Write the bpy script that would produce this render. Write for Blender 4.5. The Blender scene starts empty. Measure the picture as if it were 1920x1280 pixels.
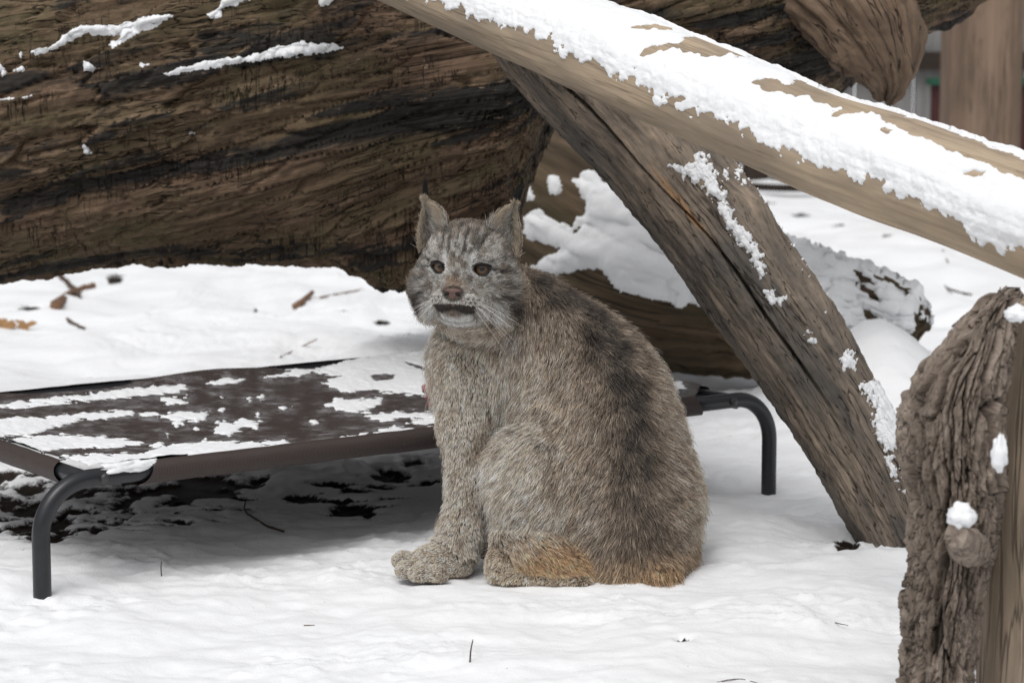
import bpy, math, random
import numpy as np
from mathutils import Vector, Matrix, kdtree

# ------------------------------------------------------------------ camera, sky, sun, exposure
sc = bpy.context.scene
F_PX, H_CAM, Y_HOR = 4533.0, 0.91, 32.0          # focal length in photo pixels, camera height, horizon row
PITCH = math.atan((640 - Y_HOR) / F_PX)
cam_d = bpy.data.cameras.new('camera'); cam = bpy.data.objects.new('camera', cam_d)
sc.collection.objects.link(cam); sc.camera = cam
cam.location = (0, 0, H_CAM); cam.rotation_euler = (math.pi / 2 - PITCH, 0, 0)
cam_d.sensor_width = 36; cam_d.lens = 85; cam_d.clip_end = 500; cam_d.clip_start = 0.05
cam_d.dof.use_dof = True; cam_d.dof.focus_distance = 3.84; cam_d.dof.aperture_fstop = 7.1

SUN_EL, SUN_AZ = math.radians(57), math.radians(202)     # azimuth: direction the light comes from, clockwise from +Y
world = bpy.data.worlds.new('World'); sc.world = world; world.use_nodes = True
wn, wl = world.node_tree.nodes, world.node_tree.links
wn.clear()
sky = wn.new('ShaderNodeTexSky'); sky.sky_type = 'NISHITA'; sky.sun_disc = False
sky.sun_elevation = SUN_EL; sky.sun_rotation = SUN_AZ; sky.dust_density = 4.0; sky.air_density = 1.0
hs = wn.new('ShaderNodeHueSaturation'); hs.inputs['Saturation'].default_value = 0.10   # overcast: the sky is nearly grey
bg = wn.new('ShaderNodeBackground'); bg.inputs['Strength'].default_value = 0.134
wo = wn.new('ShaderNodeOutputWorld')
wtc = wn.new('ShaderNodeTexCoord'); wsep = wn.new('ShaderNodeSeparateXYZ'); wl.new(wtc.outputs['Generated'], wsep.inputs[0])
wmr = wn.new('ShaderNodeMapRange'); wmr.inputs['From Min'].default_value = 0; wmr.inputs['From Max'].default_value = 1   # overcast sky: zenith three times as bright as the horizon
wmr.inputs['To Min'].default_value = 0.42; wmr.inputs['To Max'].default_value = 1.45; wl.new(wsep.outputs['Z'], wmr.inputs['Value'])
wmx = wn.new('ShaderNodeVectorMath'); wmx.operation = 'SCALE'; wl.new(hs.outputs[0], wmx.inputs[0]); wl.new(wmr.outputs[0], wmx.inputs['Scale'])
wl.new(sky.outputs[0], hs.inputs['Color']); wl.new(wmx.outputs[0], bg.inputs[0]); wl.new(bg.outputs[0], wo.inputs[0])
sun_d = bpy.data.lights.new('sun', 'SUN'); sun_d.energy = 0.55; sun_d.angle = math.radians(30); sun_d.color = (1, 0.97, 0.93)
sun = bpy.data.objects.new('sun', sun_d); sc.collection.objects.link(sun)
sd = Vector((math.sin(SUN_AZ) * math.cos(SUN_EL), math.cos(SUN_AZ) * math.cos(SUN_EL), math.sin(SUN_EL)))
sun.rotation_euler = sd.to_track_quat('Z', 'Y').to_euler()
vs = sc.view_settings
vs.view_transform = 'Standard'; vs.look = 'None'; vs.gamma = 1; vs.use_curve_mapping = False; vs.exposure = 0.0
sc.cycles.use_denoising = True; sc.cycles.denoising_prefilter = 'NONE'; sc.cycles.denoising_input_passes = 'RGB_ALBEDO_NORMAL'; sc.cycles.use_adaptive_sampling = False; sc.cycles.use_light_tree = False; sc.cycles.max_bounces = 6; sc.cycles.diffuse_bounces = 4

rng = np.random.default_rng(11); random.seed(5)
col = sc.collection

# ------------------------------------------------------------------ picture <-> world
CP, SP = math.cos(PITCH), math.sin(PITCH)
def at(px, py, Y):
    """point on the ray of photo pixel (px,py) at distance Y along the ground"""
    px, py, Y = np.asarray(px, float), np.asarray(py, float), np.asarray(Y, float)
    a, b = (px - 960) / F_PX, (640 - py) / F_PX
    dy, dz = CP + b * SP, -SP + b * CP
    t = Y / dy
    return np.stack(np.broadcast_arrays(a * t, Y, H_CAM + dz * t), -1)
def on_ground(px, py, z=0.0):
    b = (640 - py) / F_PX
    dy, dz = CP + b * SP, -SP + b * CP
    return at(px, py, dy * (z - H_CAM) / dz)
def to_px(P):
    P = np.asarray(P, float)
    x, y, z = P[..., 0], P[..., 1], P[..., 2] - H_CAM
    dep = y * CP - z * SP; up = y * SP + z * CP
    return np.stack([960 + F_PX * x / dep, 640 - F_PX * up / dep], -1)
def m_px(n, Y): return n * Y / F_PX

# ------------------------------------------------------------------ noise
_perm = np.random.default_rng(3).permutation(256); _perm = np.concatenate([_perm, _perm, _perm]).astype(np.int32)
_g = np.random.default_rng(4).normal(size=(256, 3)); _g = (_g / np.linalg.norm(_g, axis=1)[:, None]).astype(np.float32)
def noise(P):
    P = np.asarray(P, np.float32); sh = P.shape[:-1]; P = P.reshape(-1, 3)
    i = np.floor(P).astype(np.int32); f = P - i; i &= 255
    u = f * f * f * (f * (f * 6 - 15) + 10)
    out = 0
    for dx in (0, 1):
        wx = u[:, 0] if dx else 1 - u[:, 0]
        hx = _perm[i[:, 0] + dx]
        for dy in (0, 1):
            wy = u[:, 1] if dy else 1 - u[:, 1]
            hy = _perm[hx + i[:, 1] + dy]
            for dz in (0, 1):
                wz = u[:, 2] if dz else 1 - u[:, 2]
                g = _g[_perm[hy + i[:, 2] + dz]]
                out = out + wx * wy * wz * (g[:, 0] * (f[:, 0] - dx) + g[:, 1] * (f[:, 1] - dy) + g[:, 2] * (f[:, 2] - dz))
    return (out * 1.6).reshape(sh)
def fbm(P, o=4, gain=0.5):
    s, a, P = 0, 1.0, np.asarray(P, np.float32)
    for k in range(o):
        s = s + a * noise(P + 17.3 * k); P = P * 2.03; a *= gain
    return s
def ridge(P, o=3):
    s, a, P = 0, 1.0, np.asarray(P, np.float32)
    for k in range(o):
        s = s + a * (1 - np.abs(noise(P + 9.1 * k)) * 2); P = P * 2.1; a *= 0.5
    return s / 1.75
def cells(U, W, seed=1):
    """2-D cell pattern: distance to the nearest cell border and a random value per cell"""
    r_ = np.random.default_rng(seed).random((64, 64, 3)); iu, iw = np.floor(U).astype(int), np.floor(W).astype(int)
    f1 = np.full(U.shape, 9.0); f2 = np.full(U.shape, 9.0); val = np.zeros(U.shape)
    for du in (-1, 0, 1):
        for dw in (-1, 0, 1):
            q = r_[(iu + du) % 64, (iw + dw) % 64]; d = np.hypot(iu + du + q[..., 0] - U, iw + dw + q[..., 1] - W)
            nearer = d < f1; f2 = np.where(nearer, f1, np.minimum(f2, d)); val = np.where(nearer, q[..., 2], val); f1 = np.where(nearer, d, f1)
    return f2 - f1, val
def sstep(a, b, x):
    t = np.clip((np.asarray(x) - a) / (b - a), 0, 1); return t * t * (3 - 2 * t)
def unit(v): return v / np.maximum(np.linalg.norm(v, axis=-1, keepdims=True), 1e-9)
def poly_sd(Q, poly):
    """signed distance (px) of points Q[...,2] to a polygon, positive inside"""
    Q = np.asarray(Q, float); sh = Q.shape[:-1]; Q = Q.reshape(-1, 2); V = np.asarray(poly, float)
    d = np.full(len(Q), 1e18); ins = np.zeros(len(Q), bool)
    for k in range(len(V)):
        a, b = V[k], V[(k + 1) % len(V)]
        ab = b - a; t = np.clip(((Q - a) @ ab) / max(ab @ ab, 1e-9), 0, 1)
        d = np.minimum(d, ((Q - a - t[:, None] * ab) ** 2).sum(1))
        c = ((a[1] > Q[:, 1]) != (b[1] > Q[:, 1]))
        with np.errstate(divide='ignore', invalid='ignore'):
            xi = (b[0] - a[0]) * (Q[:, 1] - a[1]) / (b[1] - a[1]) + a[0]
        ins ^= c & (Q[:, 0] < xi)
    return (np.where(ins, 1, -1) * np.sqrt(d)).reshape(sh)
def spline(K, n):
    """Catmull-Rom through rows of K, n samples evenly spread by key index"""
    K = np.asarray(K, float); m = len(K)
    t = np.linspace(0, m - 1, n); i = np.minimum(t.astype(int), m - 2); f = (t - i)[:, None]
    p = np.vstack([2 * K[0] - K[1], K, 2 * K[-1] - K[-2]])
    p0, p1, p2, p3 = p[i], p[i + 1], p[i + 2], p[i + 3]
    return 0.5 * (2 * p1 + (p2 - p0) * f + (2 * p0 - 5 * p1 + 4 * p2 - p3) * f ** 2 + (3 * p1 - p0 - 3 * p2 + p3) * f ** 3)

# ------------------------------------------------------------------ objects
def mesh_np(name, V, Fq, mat, parent=None, smooth=True, attrs=None, tri=False):
    V = np.ascontiguousarray(V, np.float32).reshape(-1, 3); Fq = np.ascontiguousarray(Fq, np.int32); k = Fq.shape[1]
    me = bpy.data.meshes.new(name); me.vertices.add(len(V)); me.vertices.foreach_set('co', V.ravel())
    me.loops.add(Fq.size); me.loops.foreach_set('vertex_index', Fq.ravel())
    me.polygons.add(len(Fq)); me.polygons.foreach_set('loop_start', np.arange(0, Fq.size, k, dtype=np.int32))
    me.polygons.foreach_set('use_smooth', np.full(len(Fq), smooth))
    for an, (ty, arr) in (attrs or {}).items():
        a = me.attributes.new(an, ty, 'POINT')
        a.data.foreach_set({'FLOAT_VECTOR': 'vector', 'FLOAT': 'value', 'FLOAT_COLOR': 'color'}[ty], np.ascontiguousarray(arr, np.float32).ravel())
    me.update(calc_edges=True); me.validate()
    o = bpy.data.objects.new(name, me); col.objects.link(o)
    if mat: me.materials.append(mat)
    if parent: o.parent = parent
    return o
def tag(o, label=None, cat=None, group=None, kind=None):
    if label: o['label'] = label
    if cat: o['category'] = cat
    if group: o['group'] = group
    if kind: o['kind'] = kind
    return o
def empty(name, loc=(0, 0, 0)):
    o = bpy.data.objects.new(name, None); col.objects.link(o); o.location = loc; o.empty_display_size = 0.05; return o
def adopt(ch, root):                     # parent while keeping world-space mesh coordinates
    ch.parent = root; ch.matrix_parent_inverse = Matrix.Translation(-Vector(root.location)); return ch
def grid_faces(nu, nv, wrap):
    i = np.arange(nu - 1)[:, None]; j = np.arange(nv if wrap else nv - 1)[None, :]; j2 = (j + 1) % nv
    return np.stack([i * nv + j, (i + 1) * nv + j, (i + 1) * nv + j2, i * nv + j2], -1).reshape(-1, 4)
def grid_normals(P, wrap):
    du = np.gradient(P, axis=0)
    if wrap: dv = (np.roll(P, -1, 1) - np.roll(P, 1, 1)) * 0.5
    else: dv = np.gradient(P, axis=1)
    return unit(np.cross(du, dv))
def frames(C):
    T = unit(np.gradient(C, axis=0)); e1 = np.zeros_like(C)
    up = np.array([0, 0, 1.0]) if abs(T[0][2]) < 0.9 else np.array([0, 1.0, 0])
    v = unit(up - T[0] * (up @ T[0]))
    for i in range(len(C)):
        v = unit(v - T[i] * (v @ T[i])); e1[i] = v
    return T, e1, np.cross(T, e1)
def tube_np(C, R, nv=10, cap=True):
    C = np.asarray(C, float); R = np.broadcast_to(np.asarray(R, float), (len(C),)).copy()
    if cap:
        T = unit(np.gradient(C, axis=0))
        C = np.vstack([C[0] - T[0] * R[0] * 0.3, C[0] - T[0] * R[0] * .25, C, C[-1] + T[-1] * R[-1] * .25, C[-1] + T[-1] * R[-1] * .3]); R = np.concatenate([[R[0] * 0.02, R[0] * .7], R, [R[-1] * .7, R[-1] * 0.02]])
    T, e1, e2 = frames(C); a = np.linspace(0, 2 * math.pi, nv, endpoint=False)
    P = C[:, None] + R[:, None, None] * (np.cos(a)[None, :, None] * e1[:, None] + np.sin(a)[None, :, None] * e2[:, None])
    return P.reshape(-1, 3), grid_faces(len(C), nv, True)[:, ::-1]
def tube(name, C, R, mat, parent=None, nv=10, cap=True):
    V, Fq = tube_np(C, R, nv, cap); return mesh_np(name, V, Fq, mat, parent)
def merge(parts):
    Vs, Fs, n = [], [], 0
    for V, Fq in parts:
        Vs.append(np.asarray(V).reshape(-1, 3)); Fs.append(np.asarray(Fq) + n); n += len(Vs[-1])
    return np.vstack(Vs), np.vstack(Fs)
def ellipsoid_np(c, r, nu=10, nv=14, R=None, jit=0, seed=0):
    t = np.linspace(0.02, math.pi - 0.02, nu)[:, None]; a = np.linspace(0, 2 * math.pi, nv, endpoint=False)[None]
    D = np.stack([np.sin(t) * np.cos(a), np.sin(t) * np.sin(a), np.cos(t) + 0 * a], -1)
    if jit: D = D * (1 + jit * fbm(D * 1.7 + seed * 7.7, 3))[..., None]
    P = D * np.asarray(r)
    if R is not None: P = P @ np.asarray(R).T
    return (P + np.asarray(c)).reshape(-1, 3), grid_faces(nu, nv, True)

# ------------------------------------------------------------------ materials
def mat_new(name):
    m = bpy.data.materials.new(name); m.use_nodes = True
    nt = m.node_tree; nt.nodes.clear()
    o = nt.nodes.new('ShaderNodeOutputMaterial'); b = nt.nodes.new('ShaderNodeBsdfPrincipled')
    nt.links.new(b.outputs[0], o.inputs[0]); return m, nt, b
def N(nt, t, **kw):
    n = nt.nodes.new(t)
    for k, v in kw.items():
        if k in n.inputs: n.inputs[k].default_value = v
        else: setattr(n, k, v)
    return n
def ramp(nt, src, stops, interp='LINEAR'):
    r = nt.nodes.new('ShaderNodeValToRGB'); r.color_ramp.interpolation = interp
    while len(r.color_ramp.elements) < len(stops): r.color_ramp.elements.new(0.5)
    for e, (p, c) in zip(r.color_ramp.elements, stops):
        e.position = p; e.color = (*c, 1) if len(c) == 3 else c
    if src is not None: nt.links.new(src, r.inputs[0])
    return r
def mixc(nt, fac, a, b, mode='MIX'):
    m = nt.nodes.new('ShaderNodeMix'); m.data_type = 'RGBA'; m.blend_type = mode
    for s, v in ((m.inputs[0], fac), (m.inputs[6], a), (m.inputs[7], b)):
        if isinstance(v, (int, float)): s.default_value = v
        elif isinstance(v, tuple): s.default_value = (*v, 1) if len(v) == 3 else v
        else: nt.links.new(v, s)
    return m.outputs[2]
def math_n(nt, op, a, b=0.0, clamp=False):
    m = nt.nodes.new('ShaderNodeMath'); m.operation = op; m.use_clamp = clamp
    for s, v in ((m.inputs[0], a), (m.inputs[1], b)):
        if isinstance(v, (int, float)): s.default_value = v
        else: nt.links.new(v, s)
    return m.outputs[0]
def vec_scale(nt, src, sxyz):
    m = nt.nodes.new('ShaderNodeVectorMath'); m.operation = 'MULTIPLY'; nt.links.new(src, m.inputs[0]); m.inputs[1].default_value = sxyz; return m.outputs[0]
def attr(nt, name):
    a = nt.nodes.new('ShaderNodeAttribute'); a.attribute_name = name; return a
def noise_n(nt, vec, scale, detail=6, rough=0.6, dist=0.0):
    n = N(nt, 'ShaderNodeTexNoise', Scale=scale, Detail=detail, Roughness=rough, Distortion=dist)
    nt.links.new(vec, n.inputs['Vector']); return n.outputs['Fac']
def flat_mat(name, c, rough=0.6, spec=0.3, var=0.0, scale=40, bump=0.0, coat=0.0):
    m, nt, b = mat_new(name); b.inputs['Roughness'].default_value = rough; b.inputs['Specular IOR Level'].default_value = spec
    b.inputs['Coat Weight'].default_value = coat
    tc = nt.nodes.new('ShaderNodeTexCoord')
    nz = noise_n(nt, tc.outputs['Object'], scale)
    r = ramp(nt, nz, [(0.3, tuple(v * (1 - var) for v in c)), (0.7, tuple(min(1, v * (1 + var)) for v in c))])
    nt.links.new(r.outputs[0], b.inputs['Base Color'])
    if bump:
        bp = N(nt, 'ShaderNodeBump', Strength=bump, Distance=0.004); nt.links.new(nz, bp.inputs['Height']); nt.links.new(bp.outputs[0], b.inputs['Normal'])
    return m
def wood_mat(name, stops, along=3.0, across=60.0, blotch=None, blotch_amt=0.5, crack=0.5, crack_c=(0.012, 0.009, 0.007),
             char=None, check=0.0, rough=0.8, bump=0.6, bdist=0.006, moss=None, flake=False, warp=0.02):
    """weathered wood; 'grain' attribute = straightened log coordinates (length, x, y)"""
    m, nt, b = mat_new(name); b.inputs['Roughness'].default_value = rough; b.inputs['Specular IOR Level'].default_value = 0.25
    g = attr(nt, 'grain').outputs['Vector']
    wn_ = N(nt, 'ShaderNodeTexNoise', Scale=4.0, Detail=2.0); nt.links.new(g, wn_.inputs['Vector'])
    wv = nt.nodes.new('ShaderNodeVectorMath'); wv.operation = 'MULTIPLY_ADD'
    nt.links.new(wn_.outputs['Color'], wv.inputs[0]); wv.inputs[1].default_value = (0.0, warp, warp); nt.links.new(g, wv.inputs[2])
    gw = wv.outputs[0]
    st = vec_scale(nt, gw, (along, across, across)); fine = noise_n(nt, st, 1.0, 8, 0.65)
    st2 = vec_scale(nt, gw, (along * .5, across * .25, across * .25)); broad = noise_n(nt, st2, 1.0, 5, 0.6)
    f = math_n(nt, 'ADD', math_n(nt, 'MULTIPLY', fine, 0.55), math_n(nt, 'MULTIPLY', broad, 0.45))
    c = ramp(nt, f, stops).outputs[0]
    if blotch:
        bl = noise_n(nt, vec_scale(nt, gw, (2.5, 9, 9)), 1.0, 6, 0.65, 0.4)
        bf = ramp(nt, bl, [(0.42, (0, 0, 0)), (0.62, (blotch_amt,) * 3)]).outputs[0]
        c = mixc(nt, bf, c, blotch)
    if moss:
        mo = noise_n(nt, vec_scale(nt, gw, (6, 14, 14)), 1.3, 8, 0.75)
        c = mixc(nt, ramp(nt, mo, [(0.52, (0, 0, 0)), (0.72, (0.55,) * 3)]).outputs[0], c, moss)
    if char:
        a = attr(nt, 'tint').outputs['Fac']
        nz = noise_n(nt, vec_scale(nt, gw, (5, 30, 30)), 1.0, 8, 0.75)
        a2 = math_n(nt, 'ADD', a, math_n(nt, 'MULTIPLY', math_n(nt, 'SUBTRACT', nz, 0.5), 1.6))
        c = mixc(nt, ramp(nt, a2, [(0.35, (0, 0, 0)), (0.62, (0.93,) * 3)]).outputs[0], c, char)
    ck = noise_n(nt, vec_scale(nt, gw, (along * .55, across * .75, across * .75)), 1.0, 3, 0.5)
    ca = math_n(nt, 'ABSOLUTE', math_n(nt, 'SUBTRACT', ck, 0.5))
    pres = noise_n(nt, vec_scale(nt, g, (3, 8, 8)), 1.0, 2, 0.5)
    thick = math_n(nt, 'MULTIPLY', math_n(nt, 'SUBTRACT', pres, 0.38, True), 0.10)
    cr = math_n(nt, 'SUBTRACT', 1.0, math_n(nt, 'DIVIDE', ca, math_n(nt, 'ADD', thick, 0.0005)), True)
    crf = math_n(nt, 'MULTIPLY', cr, crack)
    if check:
        v = N(nt, 'ShaderNodeTexVoronoi', Scale=1.0, feature='DISTANCE_TO_EDGE', Randomness=0.9)
        nt.links.new(vec_scale(nt, gw, (42, 26, 26)), v.inputs['Vector'])
        e = math_n(nt, 'SUBTRACT', 1.0, math_n(nt, 'MULTIPLY', v.outputs['Distance'], 16.0), True)
        pm = ramp(nt, noise_n(nt, vec_scale(nt, g, (4, 9, 9)), 1.0, 3), [(0.42, (0, 0, 0)), (0.6, (1, 1, 1))]).outputs[0]
        crf = math_n(nt, 'MAXIMUM', crf, math_n(nt, 'MULTIPLY', math_n(nt, 'MULTIPLY', e, pm), check))
    if flake:      # short cross checks and flaked chips where the surface has weathered
        tv = noise_n(nt, vec_scale(nt, gw, (55, 7, 7)), 1.0, 3, 0.55)
        te = math_n(nt, 'SUBTRACT', 1.0, math_n(nt, 'MULTIPLY', math_n(nt, 'ABSOLUTE', math_n(nt, 'SUBTRACT', tv, 0.5)), 55.0), True)
        tp = ramp(nt, noise_n(nt, vec_scale(nt, g, (5, 12, 12)), 1.0, 3), [(0.50, (0, 0, 0)), (0.62, (0.8,) * 3)]).outputs[0]
        crf = math_n(nt, 'MAXIMUM', crf, math_n(nt, 'MULTIPLY', te, tp))
        ch = noise_n(nt, vec_scale(nt, gw, (18, 48, 48)), 1.0, 6, 0.7)
        c = mixc(nt, ramp(nt, ch, [(0.60, (0, 0, 0)), (0.68, (0.8,) * 3)]).outputs[0], c, (0.27, 0.19, 0.13))
        c = mixc(nt, ramp(nt, ch, [(0.30, (0.85,) * 3), (0.40, (0, 0, 0))]).outputs[0], c, (0.012, 0.009, 0.007))
        f = math_n(nt, 'ADD', f, math_n(nt, 'MULTIPLY', ch, 0.6))
    c = mixc(nt, crf, c, crack_c)
    nt.links.new(c, b.inputs['Base Color'])
    h = math_n(nt, 'SUBTRACT', f, math_n(nt, 'MULTIPLY', crf, 0.8))
    bp = N(nt, 'ShaderNodeBump', Strength=bump, Distance=bdist); nt.links.new(h, bp.inputs['Height']); nt.links.new(bp.outputs[0], b.inputs['Normal'])
    return m
def snow_mat(name, soil=False, c=(0.86, 0.87, 0.885)):
    m, nt, b = mat_new(name); b.inputs['Roughness'].default_value = 0.75; b.inputs['Specular IOR Level'].default_value = 0.2
    tc = nt.nodes.new('ShaderNodeTexCoord'); ob = tc.outputs['Object']
    n1 = noise_n(nt, ob, 55, 6, 0.6); n2 = noise_n(nt, ob, 320, 4, 0.65)
    h = math_n(nt, 'ADD', math_n(nt, 'MULTIPLY', n1, 1.0), math_n(nt, 'MULTIPLY', n2, 0.35))
    cc = ramp(nt, noise_n(nt, ob, 9, 5), [(0.3, tuple(v * 0.97 for v in c)), (0.7, c)]).outputs[0]
    if soil:
        a = attr(nt, 'soil').outputs['Fac']
        nz = noise_n(nt, ob, 60, 8, 0.75)
        a2 = math_n(nt, 'ADD', a, math_n(nt, 'MULTIPLY', math_n(nt, 'SUBTRACT', nz, 0.5), 0.55))
        sf = ramp(nt, a2, [(0.46, (0, 0, 0)), (0.56, (1, 1, 1))]).outputs[0]
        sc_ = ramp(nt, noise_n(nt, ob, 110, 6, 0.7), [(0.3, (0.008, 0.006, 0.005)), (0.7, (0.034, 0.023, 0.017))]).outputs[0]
        spk = noise_n(nt, ob, 95, 2, 0.5)
        sp = ramp(nt, spk, [(0.775, (0, 0, 0)), (0.80, (0.55,) * 3)]).outputs[0]
        cc = mixc(nt, sp, cc, (0.25, 0.2, 0.16))
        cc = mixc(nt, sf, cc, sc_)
    nt.links.new(cc, b.inputs['Base Color'])
    bp = N(nt, 'ShaderNodeBump', Strength=0.35, Distance=0.006); nt.links.new(h, bp.inputs['Height']); nt.links.new(bp.outputs[0], b.inputs['Normal'])
    return m
SNOW = snow_mat('snow'); SNOW_G = snow_mat('snow_ground', True)

# ------------------------------------------------------------------ terrain
def bump_at(x, y, cx, cy, rx, ry, h):
    return h * np.exp(-(((x - cx) / rx) ** 2 + ((y - cy) / ry) ** 2))
def gz(x, y):
    x, y = np.asarray(x, float), np.asarray(y, float)
    P = np.stack([x, y, 0 * x], -1)
    tr_ = 0.35 + 0.9 * sstep(-0.25, 0.45, fbm(P * np.array([2.6, 3.2, 1]) + 21, 2))          # trampled here, smooth there
    z = 0.016 * fbm(P * 1.9 + 3, 2) + 0.009 * fbm(P * np.array([6, 8.5, 1]), 3) + tr_ * (0.0060 * np.maximum(-0.15, fbm(P * np.array([19, 26, 1]) + 0.6 * fbm(P * 9, 2)[..., None], 4, 0.6)) + 0.0028 * np.maximum(0, fbm(P * np.array([60, 75, 1]), 2)))
    far = sstep(5.2, 6.2, y)
    z = z + far * (0.035 * fbm(P * 2.3 + 40, 3))
    z = z + bump_at(x, y, -0.85, 3.78, 0.08, .08, 0.035)
    z = z + bump_at(x, y, 0.68, 4.02, 0.08, 0.05, 0.022) - bump_at(x, y, 0.54, 4.18, 0.07, 0.06, 0.02)
    z = z + bump_at(x, y, 0.83, 5.45, 0.17, 0.30, 0.20) + bump_at(x, y, 1.05, 5.6, 0.3, 0.3, 0.05)
    return z
def axis(segs):
    out = [np.array([segs[0][0]])]
    for a, b, n in segs: out.append(np.linspace(a, b, n + 1)[1:])
    return np.concatenate(out)
gx = axis([(-200, -20, 8), (-20, -3, 17), (-3, -1.15, 46), (-1.15, 1.0, 340), (1.0, 3, 50), (3, 20, 17), (20, 200, 8)])
gy = axis([(-60, -5, 8), (-5, 2.6, 20), (2.6, 3.1, 20), (3.1, 5.3, 320), (5.3, 7.5, 180), (7.5, 13.5, 150), (13.5, 30, 16), (30, 300, 12)])
GX, GY = np.meshgrid(gx, gy, indexing='ij'); GZ = gz(GX, GY)
GP = np.stack([GX, GY, GZ], -1)
soil = np.zeros(GX.shape)
sel = (GY > 3) & (GY < 14) & (np.abs(GX) < 2.2)
Q = to_px(GP[sel]); Pn = GP[sel]
def soft_poly(poly, w): return sstep(-w, w, poly_sd(Q, poly))
nz = fbm(Pn * np.array([16, 9, 1]), 4); nz2 = fbm(Pn * np.array([9, 26, 1]) + 5, 4)
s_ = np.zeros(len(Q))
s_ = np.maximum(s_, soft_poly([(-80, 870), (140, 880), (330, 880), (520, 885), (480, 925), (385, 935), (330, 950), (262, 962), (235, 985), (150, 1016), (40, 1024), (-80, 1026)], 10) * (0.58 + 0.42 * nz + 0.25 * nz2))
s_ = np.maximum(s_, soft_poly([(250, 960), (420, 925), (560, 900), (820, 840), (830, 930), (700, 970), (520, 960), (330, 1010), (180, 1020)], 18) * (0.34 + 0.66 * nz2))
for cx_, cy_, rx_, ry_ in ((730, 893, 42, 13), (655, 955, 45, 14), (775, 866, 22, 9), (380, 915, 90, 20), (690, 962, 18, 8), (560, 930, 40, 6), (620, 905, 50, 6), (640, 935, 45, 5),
                           (55, 575, 22, 6), (215, 520, 16, 11), (715, 603, 15, 4), (640, 580, 16, 2), (480, 581, 6, 4),
                           (1500, 402, 17, 4), (1570, 420, 19, 3), (1665, 440, 11, 4), (1445, 378, 14, 2.5), (1585, 1020, 30, 8), (1280, 1196, 14, 5)):
    e = 1 - np.sqrt(((Q[:, 0] - cx_) / rx_) ** 2 + ((Q[:, 1] - cy_) / ry_) ** 2)
    s_ = np.maximum(s_, np.clip(0.5 + e * 0.6 + 0.35 * nz2, 0, 1) * (e > -0.8))
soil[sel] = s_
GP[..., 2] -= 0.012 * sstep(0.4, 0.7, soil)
ground = mesh_np('ground', GP, grid_faces(len(gx), len(gy), False), SNOW_G, attrs={'soil': ('FLOAT', soil)})
tag(ground, 'snow covered ground with bare dark soil under the raised cot', kind='structure')

# ------------------------------------------------------------------ logs
def log_grid(stations, nu, nv, disp, flat=1.0, roff=0.0):
    """stations (px, py, radius px, distance). returns P[nu,nv,3], grain, angle, arc length"""
    K = np.array([[*at(a, b, d), m_px(r, d)] for a, b, r, d in stations]); S = spline(K, nu)
    C, R = S[:, :3], S[:, 3]
    # even spacing
    L = np.concatenate([[0], np.cumsum(np.linalg.norm(np.diff(C, axis=0), axis=1))]); u = np.linspace(0, L[-1], nu)
    C = np.stack([np.interp(u, L, C[:, k]) for k in range(3)], -1); R = np.interp(u, L, R)
    e = np.array([.25, .6, .9, 1.0]); cap = [0.02, 0.55, .88, .97]
    C = np.vstack([np.repeat(C[:1], 4, 0), C, np.repeat(C[-1:], 4, 0)]); u = np.concatenate([u[0] - (1 - np.array(cap)) * .01, u, u[-1] + (1 - np.array(cap[::-1])) * .01])
    Rm = float(np.mean(R)); R = np.concatenate([R[0] * np.array(cap), R, R[-1] * np.array(cap[::-1])])
    T, e1, e2 = frames(C[4:-4]); T, e1, e2 = [np.vstack([np.repeat(v[:1], 4, 0), v, np.repeat(v[-1:], 4, 0)]) for v in (T, e1, e2)]
    a = np.linspace(0, 2 * math.pi, nv, endpoint=False)
    cs = np.stack(np.broadcast_arrays(u[:, None], Rm * np.cos(a)[None], Rm * np.sin(a)[None]), -1)
    D = np.cos(a)[None, :, None] * e1[:, None] + np.sin(a)[None, :, None] * e2[:, None]
    dr = disp(cs, u, a)
    k = np.ones(len(u)); k[:4] = [0.1, .6, .9, 1]; k[-4:] = [1, .9, .6, .1]
    P = C[:, None] + D * (R[:, None] + dr * k[:, None])[..., None]
    return P, cs, a, u
def log_obj(name, P, cs, mat, parent=None, tint=None):
    at_ = {'grain': ('FLOAT_VECTOR', cs)}
    if tint is not None: at_['tint'] = ('FLOAT', tint)
    return mesh_np(name, P, grid_faces(P.shape[0], P.shape[1], True)[:, ::-1], mat, parent, attrs=at_)
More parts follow.
